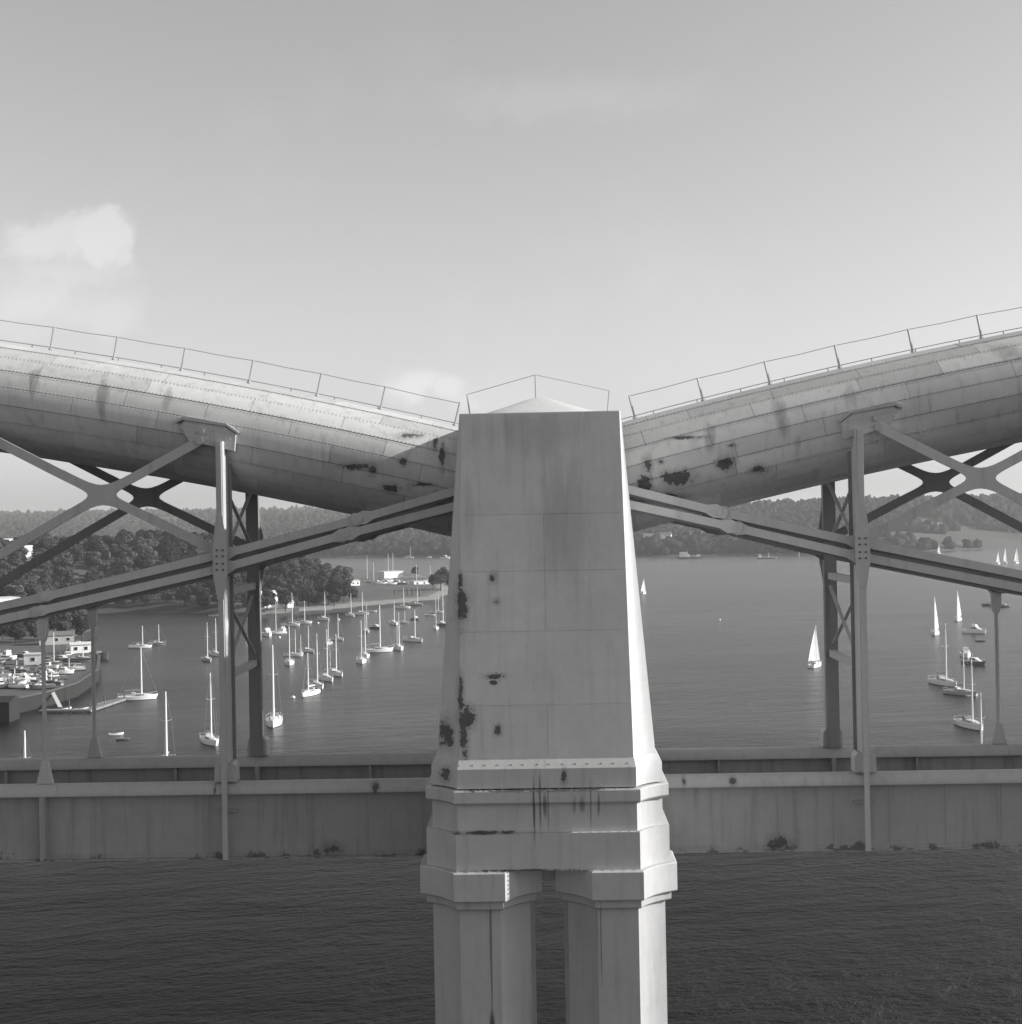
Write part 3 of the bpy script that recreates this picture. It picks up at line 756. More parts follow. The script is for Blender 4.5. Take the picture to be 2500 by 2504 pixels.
def thin_hanger(sg, sy, x, label):
    T = thing('hanger_rod', label, 'bridge hanger', (sg*x, sy*2.63, 33.45)); y = sy*2.63
    zt = float(np.interp(x, [n[0] for n in NODE_L], [n[1] for n in NODE_L]))
    MB().tube([(sg*x, y, 33.7), (sg*x, y, zt)], .075, 8).build('rod', 'post_paint', T, 40)
    MB().prism_xz([(sg*x-.27, 33.46), (sg*x+.27, 33.46), (sg*x+.2, 33.72), (sg*x+.1, 34.2), (sg*x-.1, 34.2), (sg*x-.2, 33.72)], y-.1, y+.1).build('foot_gusset', 'post_paint', T)
    MB().prism_xz([(sg*x-.1, zt-1.0), (sg*x+.1, zt-1.0), (sg*x+.17, zt-.7), (sg*x+.17, zt-.3), (sg*x+.42, zt), (sg*x-.42, zt), (sg*x-.17, zt-.3), (sg*x-.17, zt-.7)], y-.09, y+.09).build('head', 'post_paint', T)
    MB().box(sg*x-.10, sg*x+.10, min(sy*3.0, sy*2.66), max(sy*3.0, sy*2.66), 30.95, 33.05).build('web_stiffener', 'girder_paint', T)
def cross_frame(sg, x, label):
    T = thing('transverse_frame', label, 'bridge bracing', (sg*x, 0, 33.45)); X = sg*x
    for z in (39.72, 36.9): MB().box(X-.11, X+.11, -2.15, 2.15, z-.12, z+.12).build('strut', 'post_paint', T)
    for z0, z1 in ((37.2, 39.35), (41.0, 43.15)):
        MB().bar((X-.03, -2.15, z0), (X-.03, 2.15, z1), .04, .12, (1, 0, 0)).build('brace_rod', 'post_paint', T)
        MB().bar((X+.03, 2.15, z0), (X+.03, -2.15, z1), .04, .12, (1, 0, 0)).build('brace_rod', 'post_paint', T)
side = {-1: 'left of', 1: 'right of'}
for sg in (-1, 1):
    for sy in (-1, 1):
        dep = 'near' if sy < 0 else 'far'
        make_post(sg, sy, 10.55, f'thick {dep} post from deck girder to tube, {side[sg]} the tower', 'thick posts beside the tower')
        star_brace(sg, sy, f'{dep} four-armed iron brace with curved centre, {side[sg]} the tower')
        thin_hanger(sg, sy, 16.65, f'thin {dep} hanger rod with flared foot, far {"left" if sg < 0 else "right"} of the bridge')
    for sy in (-1, 1): make_post(sg, sy, 22.75, f'thick {"near" if sy < 0 else "far"} outer post beyond the star brace, {"left" if sg < 0 else "right"} end', None)
    cross_frame(sg, 10.55, f'struts and crossed rods between the two thick posts {side[sg]} the tower')

# ------------------------------------------------------------------ girders and deck
def girder(sg, sy, label):
    x0, x1 = (2.2, 40.0); a, b = (sg*x0, sg*x1) if sg > 0 else (sg*x1, sg*x0)
    T = thing('deck_girder', label, 'bridge girder', (sg*x0, sy*2.63, 30.9)); y = sy*2.63; zt = 33.448
    prof = [(-.33, -.39), (-.335, -.33), (-.29, -.20), (-.20, -.07), (-.10, -.01), (.10, -.01), (.20, -.07), (.29, -.20), (.335, -.33), (.33, -.39)]
    cuts = [a] + [v for v in (-24.2, -16.2, -9.6, 9.8, 16.9, 24.5) if a < v < b] + [b]
    for p, q in zip(cuts[:-1], cuts[1:]):
        MB().prism_yz([(y+u_, zt+v_) for u_, v_ in prof], p+.004, q-.004).build('top_flange', 'flange_paint', T, 35)
    # web plates with real joints
    edge = x0
    k = 0
    while edge < x1:
        nx = min(edge + 1.83, x1)
        p, q = (sg*edge, sg*nx) if sg > 0 else (sg*nx, sg*edge)
        o = .004 if k % 2 else 0
        MB().box(p+.004, q-.004, y-.014-o, y+.014+o, 31.0, zt-.385).build('web_plate', 'girder_paint', T)
        edge = nx; k += 1
    MB().prism_yz([(y-.24, 30.90), (y+.24, 30.90), (y+.24, 30.93), (y+.035, 30.95), (y+.035, 31.10), (y-.035, 31.10), (y-.035, 30.95), (y-.24, 30.93)], a, b).build('bottom_flange', 'girder_paint', T)
    rv = MB(); x = a+.05
    while x < b:
        if abs(x) < 22:
            for s in (-1, 1): rv.box(x-.02, x+.02, min(y+s*.036, y+s*.056), max(y+s*.036, y+s*.056), 31.03, 31.07)
        x += .14
    tag(rv.build('rivets', 'girder_paint', T), kind='stuff')
    jr = MB(); e_ = x0 + 1.83
    while e_ < 21:
        for dx in (-.07, .07):
            z_ = 31.2
            while z_ < 33.0:
                for s in (-1, 1): jr.box(sg*e_+dx-.016, sg*e_+dx+.016, min(y+s*.016, y+s*.032), max(y+s*.016, y+s*.032), z_-.016, z_+.016)
                z_ += .13
        e_ += 1.83
    tag(jr.build('joint_rivets', 'girder_paint', T), kind='stuff')
    for xs2 in (6.4, 13.6, 19.9):
        yi = y - sy*.02; yj = y - sy*.26
        MB().box(sg*xs2-.05, sg*xs2+.05, min(yi, yj), max(yi, yj), 31.0, zt-.39).build('inner_stiffener', 'girder_paint', T)
    for xs2 in (10.55,):
        yi = y - sy*.02; yj = y - sy*.42
        MB().box(sg*xs2-.07, sg*xs2+.07, min(yi, yj), max(yi, yj), 31.0, zt-.39).build('inner_stiffener', 'girder_paint', T)
        MB().box(sg*xs2-.34, sg*xs2+.34, min(y+sy*.02, y+sy*.16), max(y+sy*.02, y+sy*.16), 32.45, 32.52).build('shelf_bracket', 'girder_paint', T)
for sg in (-1, 1):
    for sy in (-1, 1):
        girder(sg, sy, f'{"near" if sy < 0 else "far"} riveted deck girder {side[sg]} the tower')
structure(MB().box(-30, 30, -2.5, 2.5, 31.12, 31.3).build('railway_deck', 'dark_iron'))
structure(MB().prism_yz([(-2.2, 31.31), (2.2, 31.31), (1.8, 31.55), (-1.8, 31.55)], -30, 30).build('track_ballast', 'ballast'))
for s in (-1, 1):
    tag(MB().box(-30, 30, s*.75-.035, s*.75+.035, 31.56, 31.72).build('running_rail', 'dark_iron'), f'{"near" if s < 0 else "far"} steel rail along the bridge deck between the girders', 'rail')

# ------------------------------------------------------------------ boats
def hull_rings(L, B, sheer=1.0, tr=.62, draft=.45):
    st = [(0.0, tr, 1.00), (.12, tr+.16, .96), (.3, .97, .93), (.5, 1.0, .96), (.68, .86, 1.05), (.84, .54, 1.18), (.94, .24, 1.30), (1.0, .03, 1.38)]
    rings = []
    for t, b, h in st:
        x = (t-.5)*L; hb = b*B/2; h = h*sheer; dr = draft*(1-.85*max(0, t-.55)/.45)*(.55 if t == 0 else 1)
        x2 = x - (0 if t < .95 else 0)
        rings.append([(x, 0, -dr), (x, hb*.55, -dr*.72), (x, hb*.90, .05), (x, hb, h), (x, -hb, h), (x, -hb*.90, .05), (x, -hb*.55, -dr*.72)])
    # raked stem
    rings[-1] = [(p[0] - (0.6 if p[2] < .2 else 0)*L/10, p[1], p[2]) for p in rings[-1]]
    return rings
def make_yacht(name, label, cat, L, B, hull, stripe, mast_h, sails=False, mizzen=False, canvas=True):
    T = thing(name, label, cat)
    rg = hull_rings(L, B, L/10)
    h = MB().loft(rg).build('hull', hull, T, 35, True)
    bt = [[(p[0], p[1]*1.012, min(max(p[2], -.5), .10)) for p in r] for r in hull_rings(L, B, L/10)]
    MB().loft([[(r[0][0], q, z) for q, z in ((0, -.46), (abs(r[1][1])+.012, -.30), (abs(r[2][1])+.02, .06), (abs(r[2][1])+.022, .12), (-abs(r[2][1])-.022, .12), (-abs(r[2][1])-.02, .06), (-abs(r[1][1])-.012, -.30))] for r in rg[:-1]]).build('boot_stripe', stripe, h, 35, True)
    s = L/10
    ck = [(x*s, b*B/2, z*s) for x, b, z in ((-1.2, .50, 1.0), (1.0, .55, 1.0), (2.6, .36, 1.08), (3.4, .12, 1.16))]
    cab = MB().loft([[(x, -b, z-.12), (x, b, z-.12), (x, b*.82, z+hh*s), (x, -b*.82, z+hh*s)] for (x, b, z), hh in zip(ck, (.52, .50, .36, .12))]).build('cabin', 'boat_deck', T, None, True)
    for sd in (-1, 1):
        x0, x1 = -.6*s, 1.6*s
        MB().loft([[(x0, sd*B*.262, 1.15*s), (x1, sd*B*.25, 1.18*s), (x1, sd*B*.235, 1.38*s), (x0, sd*B*.238, 1.40*s)], [(x0, sd*B*.28, 1.14*s), (x1, sd*B*.268, 1.17*s), (x1, sd*B*.25, 1.40*s), (x0, sd*B*.256, 1.42*s)]]).build('cabin_window', 'boat_glass', cab, None, True)
    MB().box(-4.3*s, -1.4*s, -B*.23, B*.23, .90*s, 1.02*s).build('cockpit_well', 'cockpit', T, None, True)
    cm_ = MB()
    for sd in (-1, 1): cm_.box(-4.3*s, -1.3*s, sd*B*.27-.06, sd*B*.27+.06, .92*s, 1.25*s)
    cm_.build('coaming', 'boat_deck', T, None, True)
    if canvas:
        MB().loft([[(-1.7*s, -B*.28, 1.1*s), (-1.7*s, B*.28, 1.1*s), (-1.6*s, B*.24, 2.0*s), (-1.6*s, -B*.24, 2.0*s)], [(-.5*s, -B*.27, 1.35*s), (-.5*s, B*.27, 1.35*s), (-.75*s, B*.22, 1.9*s), (-.75*s, -B*.22, 1.9*s)]]).build('spray_hood', 'boat_canvas', T, None, True)
    mx = .9*s
    mast = MB().tube([(mx, 0, 1.3*s), (mx, 0, mast_h*.6), (mx, 0, mast_h)], [.19, .17, .12], 8).build('mast', 'spar', T, 40, True)
    sp = MB()
    for sd in (-1, 1): sp.tube([(mx, 0, mast_h*.62), (mx-.1, sd*.95, mast_h*.64)], .03, 5)
    sp.build('spreader', 'spar', mast, None, True)
    if not sails:
        MB().tube([(mx-.1, 0, 2.35*s), (-3.6*s, 0, 2.3*s)], .07, 6).build('boom', 'spar', T, None, True)
        MB().tube([(mx-.2, 0, 2.6*s), (-1*s, 0, 2.55*s), (-3.5*s, 0, 2.42*s)], [.20, .17, .09], 7).build('sail_cover', 'boat_canvas', T, 50, True)
    rig = MB(); r0 = .014
    rig.tube([(4.85*s, 0, 1.35*s), (mx, 0, mast_h*.97)], r0*2.2 if not sails else r0, 5).tube([(-4.9*s, 0, 1.05*s), (mx, 0, mast_h)], r0, 4)
    for sd in (-1, 1): rig.tube([(mx-.1, sd*B*.46, 1.0*s), (mx-.1, sd*.95, mast_h*.64), (mx, 0, mast_h*.98)], r0, 4)
    rig.build('rigging', 'wire', T, None, True)
    pp = MB()
    for sd in (-1, 1):
        line = [(-4.9*s, sd*B*.30, 1.65*s), (-2.5*s, sd*B*.45, 1.55*s), (1*s, sd*B*.48, 1.55*s), (3.4*s, sd*B*.27, 1.75*s), (4.85*s, 0, 2.0*s)]
        pp.tube(line, .016, 5)
        for p in line[:-1]: pp.tube([p, (p[0], p[1], p[2]-.62*s)], .016, 5)
    pp.tube([(-4.9*s, B*.30, 1.65*s), (-4.9*s, -B*.30, 1.65*s)], .016, 5)
    pp.build('guard_rail', 'spar', T, None, True)
    if mizzen:
        MB().tube([(-3.2*s, 0, 1.0*s), (-3.2*s, 0, mast_h*.62)], [.09, .06], 7).build('mizzen_mast', 'spar', T, None, True)
    if sails:
        def sail(corners, bulge, nm):
            a, b, c = [Vector(p) for p in corners]      # tack, clew, head
            n = 8; vs = []; fs = []
            for lay in (0, 1):
                for i in range(n+1):
                    for j in range(n+1):
                        t = i/n; u_ = j/n
                        lo = a.lerp(c, t); hi = b.lerp(c, t)
                        p = lo.lerp(hi, u_); p = p + Vector((-(.5*math.sin(math.pi*t)*u_)*L/10, 0, 0))
                        p.y += bulge*math.sin(math.pi*u_)*(1-t*.7)+ lay*.03
                        vs.append(p)
            M = (n+1)*(n+1); q = lambda i, j, l: l*M+i*(n+1)+j
            for i in range(n):
                for j in range(n):
                    fs += [(q(i, j, 0), q(i, j+1, 0), q(i+1, j+1, 0), q(i+1, j, 0)), (q(i, j, 1), q(i+1, j, 1), q(i+1, j+1, 1), q(i, j+1, 1))]
            for i in range(n):
                fs += [(q(i, n, 0), q(i, n, 1), q(i+1, n, 1), q(i+1, n, 0)), (q(i, 0, 0), q(i+1, 0, 0), q(i+1, 0, 1), q(i, 0, 1)), (q(0, i, 0), q(0, i, 1), q(0, i+1, 1), q(0, i+1, 0))]
            MB().add(vs, fs).build(nm, 'sailcloth', T, 60, True)
        sail(((mx-.15, 0, 2.3*s), (-3.9*s, 1.1*s, 2.2*s), (mx-.12, 0, mast_h*.98)), .55*s, 'mainsail')
        sail(((4.75*s, 0, 1.6*s), (.3*s, 1.15*s, 1.7*s), (mx+.15, 0, mast_h*.93)), .5*s, 'jib')
        MB().tube([(mx-.1, 0, 2.25*s), (-3.9*s, 1.1*s, 2.15*s)], .07, 6).build('boom', 'spar', T, None, True)
        for dx, dy in ((-2.2, .5), (-3.0, -.4)):
            MB().loft([[((dx+.17*math.cos(a)*r_)*s, (dy+.22*math.sin(a)*r_)*s, z*s) for a in [k*math.pi/4 for k in range(8)]] for z, r_ in ((1.0, 1.0), (1.4, 1.1), (1.62, .9), (1.72, .45), (1.78, .5), (1.92, .55), (2.0, .2))]).build('crew_figure', 'hull_dark', T, 60, True)
    return T
def make_cruiser(name, label, L, B, hull, fly):
    T = thing(name, label, 'motor boat'); s = L/8
    MB().loft(hull_rings(L, B, L/8*1.05, .9)).build('hull', hull, T, 35, True)
    wh = MB().loft([[(x*s, -b*B/2, z*s), (x*s, b*B/2, z*s), (x2*s, b*.88*B/2, (z+h)*s), (x2*s, -b*.88*B/2, (z+h)*s)] for x, x2, b, z, h in ((-1.2, -1.0, .72, .95, 1.25), (1.0, .6, .74, 1.0, 1.2), (2.6, 1.6, .45, 1.1, .45))]).build('wheelhouse', 'boat_deck', T, None, True)
    for sd in (-1, 1):
        MB().box(-1.0*s, .8*s, sd*B*.352-.03, sd*B*.352+.03, 1.5*s, 1.95*s).build('side_window', 'boat_glass', wh, None, True)
    MB().box(-3.6*s, -1.3*s, -B*.36, B*.36, .86*s, 1.06*s).build('cockpit_well', 'cockpit', T, None, True)
    if fly:
        MB().loft([[(-1.1*s, -B*.3, 2.2*s), (.7*s, -B*.3, 2.2*s), (.7*s, B*.3, 2.2*s), (-1.1*s, B*.3, 2.2*s)], [(-1.2*s, -B*.3, 2.75*s), (.4*s, -B*.27, 2.8*s), (.4*s, B*.27, 2.8*s), (-1.2*s, B*.3, 2.75*s)]]).build('flybridge', 'hull_white', T, None, True)
    rl = MB()
    for sd in (-1, 1):
        line = [(-1*s, sd*B*.46, 1.5*s), (1.5*s, sd*B*.42, 1.65*s), (3.2*s, sd*B*.18, 1.95*s)]
        rl.tube(line, .018, 5)
        for p in line: rl.tube([p, (p[0], p[1], p[2]-.55*s)], .018, 5)
    rl.build('guard_rail', 'spar', T, None, True)
    MB().tube([(-.5*s, 0, 2.1*s), (-.6*s, 0, 3.4*s)], .03, 5).build('aerial', 'spar', T, None, True)
    return T
def make_dinghy(name, label, L, B, hull):
    T = thing(name, label, 'dinghy')
    MB().loft(hull_rings(L, B, L/9, .8, .2)).build('hull', hull, T, 35, True)
    MB().box(-L*.36, L*.22, -B*.34, B*.34, L*.103, L*.112).build('floor_well', 'cockpit', T, None, True)
    for k in (-.2, .08): MB().box(L*k-.12, L*k+.12, -B*.40, B*.40, L*.112, L*.122).build('thwart', 'timber', T, None, True)
    return T
def make_buoy(loc, label):
    T = thing('mooring_buoy', label, 'buoy', loc)
    MB().loft([[(r*math.cos(a), r*math.sin(a), z) for a in [k*math.pi/5 for k in range(10)]] for r, z in ((.1, -.3), (.42, -.1), (.5, .15), (.4, .42), (.12, .56))]).build('float', 'hull_white', T, 50, True)
    MB().tube([(0, 0, .5), (0, 0, .72)], .05, 6).build('ring', 'dark_iron', T, None, True)
GM = 'yachts on the left moorings'; GRR = 'boats right of the pier'
proto = {}
def put(kind, x, y, deg, mast, L, label, group):
    """kind: yacht / ketch / dark_yacht / sail / cruiser / fly / dark_cruiser / dinghy / dark_dinghy"""
    hulls = {'yacht': 'hull_white', 'ketch': 'hull_white', 'dark_yacht': 'hull_dark', 'grey_yacht': 'hull_mid', 'sail': 'hull_white'}
    if kind not in proto:
        if kind in hulls: p = make_yacht('sailing_yacht' if kind != 'sail' else 'yacht_under_sail', 'x', 'yacht', 10, 3.3, hulls[kind], 'antifoul' if kind != 'dark_yacht' else 'hull_white', 13, kind == 'sail', kind == 'ketch', kind != 'sail')
        elif kind in ('cruiser', 'fly', 'dark_cruiser'): p = make_cruiser('motor_cruiser', 'x', 8, 3.0, 'hull_dark' if kind == 'dark_cruiser' else 'hull_white', kind == 'fly')
        else: p = make_dinghy('dinghy', 'x', 4, 1.6, 'hull_dark' if kind == 'dark_dinghy' else 'hull_white')
        proto[kind] = p; o = p
    else:
        o = copy_tree(proto[kind])
    base = 10 if kind in hulls else 8 if 'cruiser' in kind or kind == 'fly' else 4
    k = L/base
    o.location = (x, y, 0); o.rotation_euler = (0, 0, R(deg)); o.scale = (k, k, k)
    o['label'] = label
    if group: o['group'] = group
    elif 'group' in o: del o['group']
    if mast:
        f = mast/(13*k)
        for ch in o.children:
            n = ch.name.split('.')[0]
            if n in ('mast', 'rigging', 'mizzen_mast', 'mainsail', 'jib'): ch.scale = (1, 1, f)
            else: ch.scale = (1, 1, 1)
    return o
LB = [  # kind, x, y, heading, mast, length, label
 ('yacht', -107.1, 465.4, -100, 10.1, 8.5, 'white yacht just left of the far thick post'),
 ('fly', -103.3, 480.3, -70, 0, 8.5, 'broad white motor cruiser just right of the far thick post'),
 ('yacht', -101.3, 489.7, -160, 12.1, 7, 'white yacht close behind the broad motor cruiser'),
 ('cruiser', -101.6, 502.3, -80, 0, 6.5, 'small motor boat between the two leftmost far yachts'),
 ('yacht', -103.3, 528.9, -15, 13.6, 8.5, 'long white yacht below the boat house, tallest mast of its row'),
 ('yacht', -100.3, 541.3, -8, 9.5, 8, 'side-on white yacht right of the boat house'),
 ('yacht', -94.1, 558.4, -55, 12.4, 9, 'lone white yacht halfway along the beach'),
 ('yacht', -86.0, 582.2, -60, 10.3, 8, 'left of two white yachts under the middle of the beach'),
 ('yacht', -82.5, 591.5, -25, 10.3, 8.5, 'right of two white yachts under the middle of the beach'),
 ('dinghy', -79.6, 611.1, -10, 0, 4.2, 'white dinghy off the beach right of the two yachts'),
 ('grey_yacht', -67.4, 489.2, -75, 10.8, 7.5, 'dark-sided yacht left of the long side-on yacht'),
 ('dark_cruiser', -65.7, 506.3, -45, 0, 6, 'small dark motor boat behind the long side-on yacht'),
 ('yacht', -60.9, 526.9, -70, 9.6, 9, 'white yacht in front of the beach piles'),
 ('yacht', -67.8, 631.4, -12, 10.0, 8.5, 'side-on yacht moored right under the boatyard'),
 ('grey_yacht', -63.0, 653.2, -25, 9.4, 8, 'grey yacht moored right under the piles'),
 ('yacht', -57.5, 534.7, -40, 5.2, 5, 'little yacht with a short mast'),
 ('dark_cruiser', -54.3, 551.0, -60, 0, 6, 'small dark and white boat right of the little yacht'),
 ('dinghy', -50.2, 577.8, -20, 0, 5, 'white open boat near the pier'),
 ('yacht', -48.2, 593.8, -20, 8.8, 6.5, 'small yacht behind the white open boat near the pier'),
 ('dark_yacht', -40.3, 514.7, -70, 14.9, 10, 'tall-masted dark yacht touching the left edge of the pier'),
 ('yacht', -41.7, 499.2, -85, 11.8, 7, 'white yacht in front of the dark yacht by the pier'),
 ('grey_yacht', -73.9, 437.2, -95, 8.1, 6.5, 'grey yacht in the middle of the moorings'),
 ('yacht', -73.7, 455.3, -35, 9.4, 6.5, 'white yacht behind the grey one in mid moorings'),
 ('yacht', -77.1, 411.8, -40, 8.5, 7, 'white yacht, farthest of the four left of the diagonal row'),
 ('grey_yacht', -77.7, 403.0, -80, 6.3, 5.5, 'small grey yacht left of the diagonal row'),
 ('yacht', -78.9, 397.0, -15, 8.5, 6.5, 'side-on yacht right behind the nearest of the four'),
 ('yacht', -75.8, 372.1, -80, 11.5, 9, 'white yacht, nearest of the four left of the diagonal row'),
 ('yacht', -53.7, 406.8, 8, 15.1, 10.5, 'long side-on white yacht with the tallest mast in mid moorings'),
 ('yacht', -55.6, 390.3, -75, 13.4, 9, 'second of the two yachts left of the long side-on one'),
 ('yacht', -54.6, 373.8, -80, 12.6, 9.5, 'nearer of the two yachts left of the long side-on one'),
 ('ketch', -47.6, 414.8, -75, 12.2, 9.5, 'two-masted white ketch near the pier'),
 ('yacht', -45.5, 444.9, -40, 11.0, 9, 'white yacht between the ketch and the pier'),
 ('ketch', -57.5, 339.6, -55, 11.3, 9, 'two-masted yacht, farthest of the diagonal row of four'),
 ('yacht', -58.1, 327.7, -60, 13.6, 9, 'third yacht out in the diagonal row of four'),
 ('yacht', -58.3, 312.3, -60, 13.7, 9, 'second yacht out in the diagonal row of four'),
 ('yacht', -57.3, 295.8, -105, 10.4, 9, 'nearest yacht of the diagonal row of four'),
 ('yacht', -56.7, 246.5, -82, 16.7, 11, 'big near yacht with the tallest mast beside the far thick post'),
 ('yacht', -138.8, 437.0, 6, 7.6, 8, 'white yacht with short mast off the wooded bay'),
 ('dark_yacht', -136.3, 449.0, 10, 7.2, 6.5, 'dark small yacht with leaning mast off the wooded bay'),
 ('grey_yacht', -103.9, 386.5, -60, 11.9, 7.5, 'left of two yachts beside the near thick post'),
 ('yacht', -105.5, 404.6, -60, 11.9, 8.5, 'right of two yachts beside the near thick post'),
 ('yacht', -98.4, 292.5, 12, 12.6, 9.5, 'white yacht lying at the end of the pontoon'),
 ('yacht', -64.4, 222.3, -62, 13.6, 9, 'white yacht with sunlit bow just left of the near thick post'),
 ('yacht', -65.4, 194.7, -80, 13.4, 10, 'yacht hidden by the far girder, only its mast above it'),
 ('yacht', -79.3, 165.8, -80, 11.2, 9, 'yacht hidden by the near girder, mast beside the thin hanger'),
 ('dinghy', -86.5, 235.4, 20, 0, 3, 'white tender afloat left of the near moorings'),
 ('dark_dinghy', -83.2, 228.7, 15, 0, 2.6, 'dark tender afloat beside the white one'),
 ('dinghy', -151.0, 600, -5, 0, 5, 'white launch near the wooded shore left of the far post')]
for b in LB: put(*b[:6], b[6], GM if 'yacht' in b[0] or b[0] == 'ketch' else None)
RBT = [
 ('sail', 74.0, 341.3, 62, 11.3, 8.5, 'white yacht under full sail just left of the far right post'),
 ('sail', 132.6, 436.7, -108, 13.0, 9, 'left of the two tall-sailed yachts on the right'),
 ('sail', 157.7, 496.7, -112, 11.5, 8.5, 'right and farther of the two tall-sailed yachts'),
 ('fly', 147.4, 441.1, -40, 0, 8, 'motor cruiser with flybridge below the tall sails'),
 ('yacht', 96.2, 296.0, -72, 14.9, 10.5, 'white moored yacht with its bow in the sun, on the right'),
 ('fly', 120.9, 361.9, -100, 0, 7.5, 'white motor boat with sunlit canvas on the right'),
 ('dark_cruiser', 116.8, 340.2, -50, 0, 7, 'dark-hulled motor boat right of the moored yacht'),
 ('grey_yacht', 94.7, 276.9, -50, 10.6, 8.5, 'grey low yacht below the moored white one'),
 ('yacht', 82.1, 227.6, -80, 13.3, 10, 'nearest moored yacht on the right, cluttered cockpit'),
 ('yacht', 72.3, 190.0, -75, 11.6, 9, 'yacht hidden by the girder, pale mast beside the nearest right yacht'),
 ('yacht', 82.2, 196.2, -80, 4.6, 6, 'small yacht hidden by the girder, only a mast tip showing on the right'),
 ('sail', 387.0, 1350.8, 60, 9, 7, 'lone far sail on the right water'),
 ('sail', 351.5, 1058.0, 58, 10.0, 8, 'lowest of the three far sails at the right edge'),
 ('sail', 360.3, 1068.5, 60, 12.6, 8, 'middle of the three far sails at the right edge'),
 ('sail', 367.7, 1064.3, 50, 12.5, 8, 'rightmost of the three far sails'),
 ('dark_cruiser', 195.9, 578.2, 5, 0, 8, 'dark motor boat left of the thin right hanger'),
 ('dark_cruiser', 197.9, 568.7, -10, 0, 6, 'dark motor boat right of the thin right hanger'),
 ('dark_dinghy', 139.5, 408.9, 0, 0, 3.5, 'dark tender under the flybridge cruiser'),
 ('dinghy', 96.6, 274.6, 20, 0, 3, 'white tender right of the grey low yacht'),
 ('yacht', -149.6, 1545.2, -20, 13.7, 11, 'tiny far yacht by the opposite bank, left of the pier'),
 ('fly', -106.2, 1501.2, -15, 0, 11, 'far white motor boat at the left edge of the pier'),
 ('cruiser', -127.7, 1547.5, -15, 0, 7, 'tiny far motor boat between the far yacht and the pier'),
 ('sail', 54.4, 724.6, 68, 8.3, 7, 'sailing dinghy peeping out at the right edge of the pier')]
for b in RBT: put(*b[:6], b[6], GRR if b[0] in ('sail', 'yacht', 'grey_yacht') else None)
for x, y, lab in ((-60.5, 291, 'white buoy at the bow of the nearest diagonal-row yacht'), (-94, 541, 'white buoy right of the side-on far yacht'), (-88, 560, 'white buoy right of the lone yacht by the beach'), (-97, 470, 'small buoy below the boat house moorings'), (70, 520, 'small buoy on the open water right of the pier')):
    make_buoy((x, y, 0), lab)

# far working vessels
def make_vessel(x, y, deg, L, B, label, cat, house):
    T = thing('work_vessel', label, cat, (x, y, 0), R(deg))
    MB().loft(hull_rings(L, B, L/16, .9, .5)).build('hull', 'hull_dark', T, 35, True)
    for (x0, x1, w_, z0, z1, mt) in house:
        hs = MB().loft([[(x0, -w_, z0), (x1, -w_, z0), (x1, w_, z0), (x0, w_, z0)], [(x0+.2, -w_*.92, z1), (x1-.3, -w_*.92, z1), (x1-.3, w_*.92, z1), (x0+.2, w_*.92, z1)]]).build('deck_house', mt, T, None, True)
        MB().box(x0+.5, x1-.8, -w_-.02, -w_*.9, z1-1.1, z1-.5).build('window_strip', 'boat_glass', hs, None, True)
    MB().tube([(L*.05, 0, 1), (L*.05, 0, L*.32)], [.2, .1], 6).build('mast', 'spar', T, None, True)
    rl = MB().tube([(-L*.45, -B*.42, L*.09), (L*.3, -B*.42, L*.10)], .06, 5).tube([(-L*.45, B*.42, L*.09), (L*.3, B*.42, L*.10)], .06, 5)
    rl.build('guard_rail', 'spar', T, None, True)
make_vessel(142, 1342, 178, 24, 7, 'far dark working ship with white house, right of the pier', 'ship', ((1, 9, 2.6, 1.6, 6.4, 'wall_white'), (-1, 3, 2.0, 1.6, 4.2, 'wall_white'), (-11, -7.5, 2.2, 1.5, 4.0, 'wall_white')))
make_vessel(211.7, 1297.5, 4, 19, 6, 'far low dark barge with white cabin, left of the far right post', 'barge', ((-9, -6.3, 2.0, 1.2, 4.2, 'wall_white'),))
# old hulk
T = thing('old_hulk', 'dark old hulk afloat off the quay beyond the thin hanger', 'hulk', (-142.6, 398.8, 0), R(-20))
MB().loft(hull_rings(11, 4.2, 1.9, .85, .6)).build('hull', 'hull_dark', T, 35, True)
MB().loft([[(-3.5, -1.5, 1.7), (2, -1.5, 1.7), (2, 1.5, 1.7), (-3.5, 1.5, 1.7)], [(-3.2, -1.2, 2.7), (1.6, -1.2, 2.6), (1.6, 1.2, 2.6), (-3.2, 1.2, 2.7)]]).build('deck_house', 'dark_iron', T, None, True)
for k in (-2.2, -.8, .6): MB().box(k-.25, k+.25, -1.52, -1.40, 2.0, 2.4).build('port', 'boat_glass', T, None, True)
# floating jetty on the right
T = thing('floating_jetty', 'long low dark jetty across the water right of the near right post', 'jetty', (252, 1032, 0), R(6))
for k in range(6): MB().box(k*8.0, k*8.0+7.8, -2, 2, -.4, 1.3).build('float_section', 'dark_iron', T, None, True)
rl = MB()
for k in range(13): rl.tube([(k*4-.0, -1.8, 1.3), (k*4, -1.8, 2.2)], .05, 5)
rl.build('jetty_posts', 'dark_iron', T, None, True)
# channel mark
T = thing('channel_post', 'pale thin channel post standing off the far right bank', 'post', (247, 1330, 0))
MB().tube([(0, 0, -2), (0, 0, 8)], .3, 8).build('pile', 'pale_rail', T, None, True)
MB().loft([[(-.8, -.8, 7.6), (.8, -.8, 7.6), (.8, .8, 7.6), (-.8, .8, 7.6)], [(-.1, -.1, 10), (.1, -.1, 10), (.1, .1, 10), (-.1, .1, 10)]]).build('topmark', 'pale_rail', T, None, True)

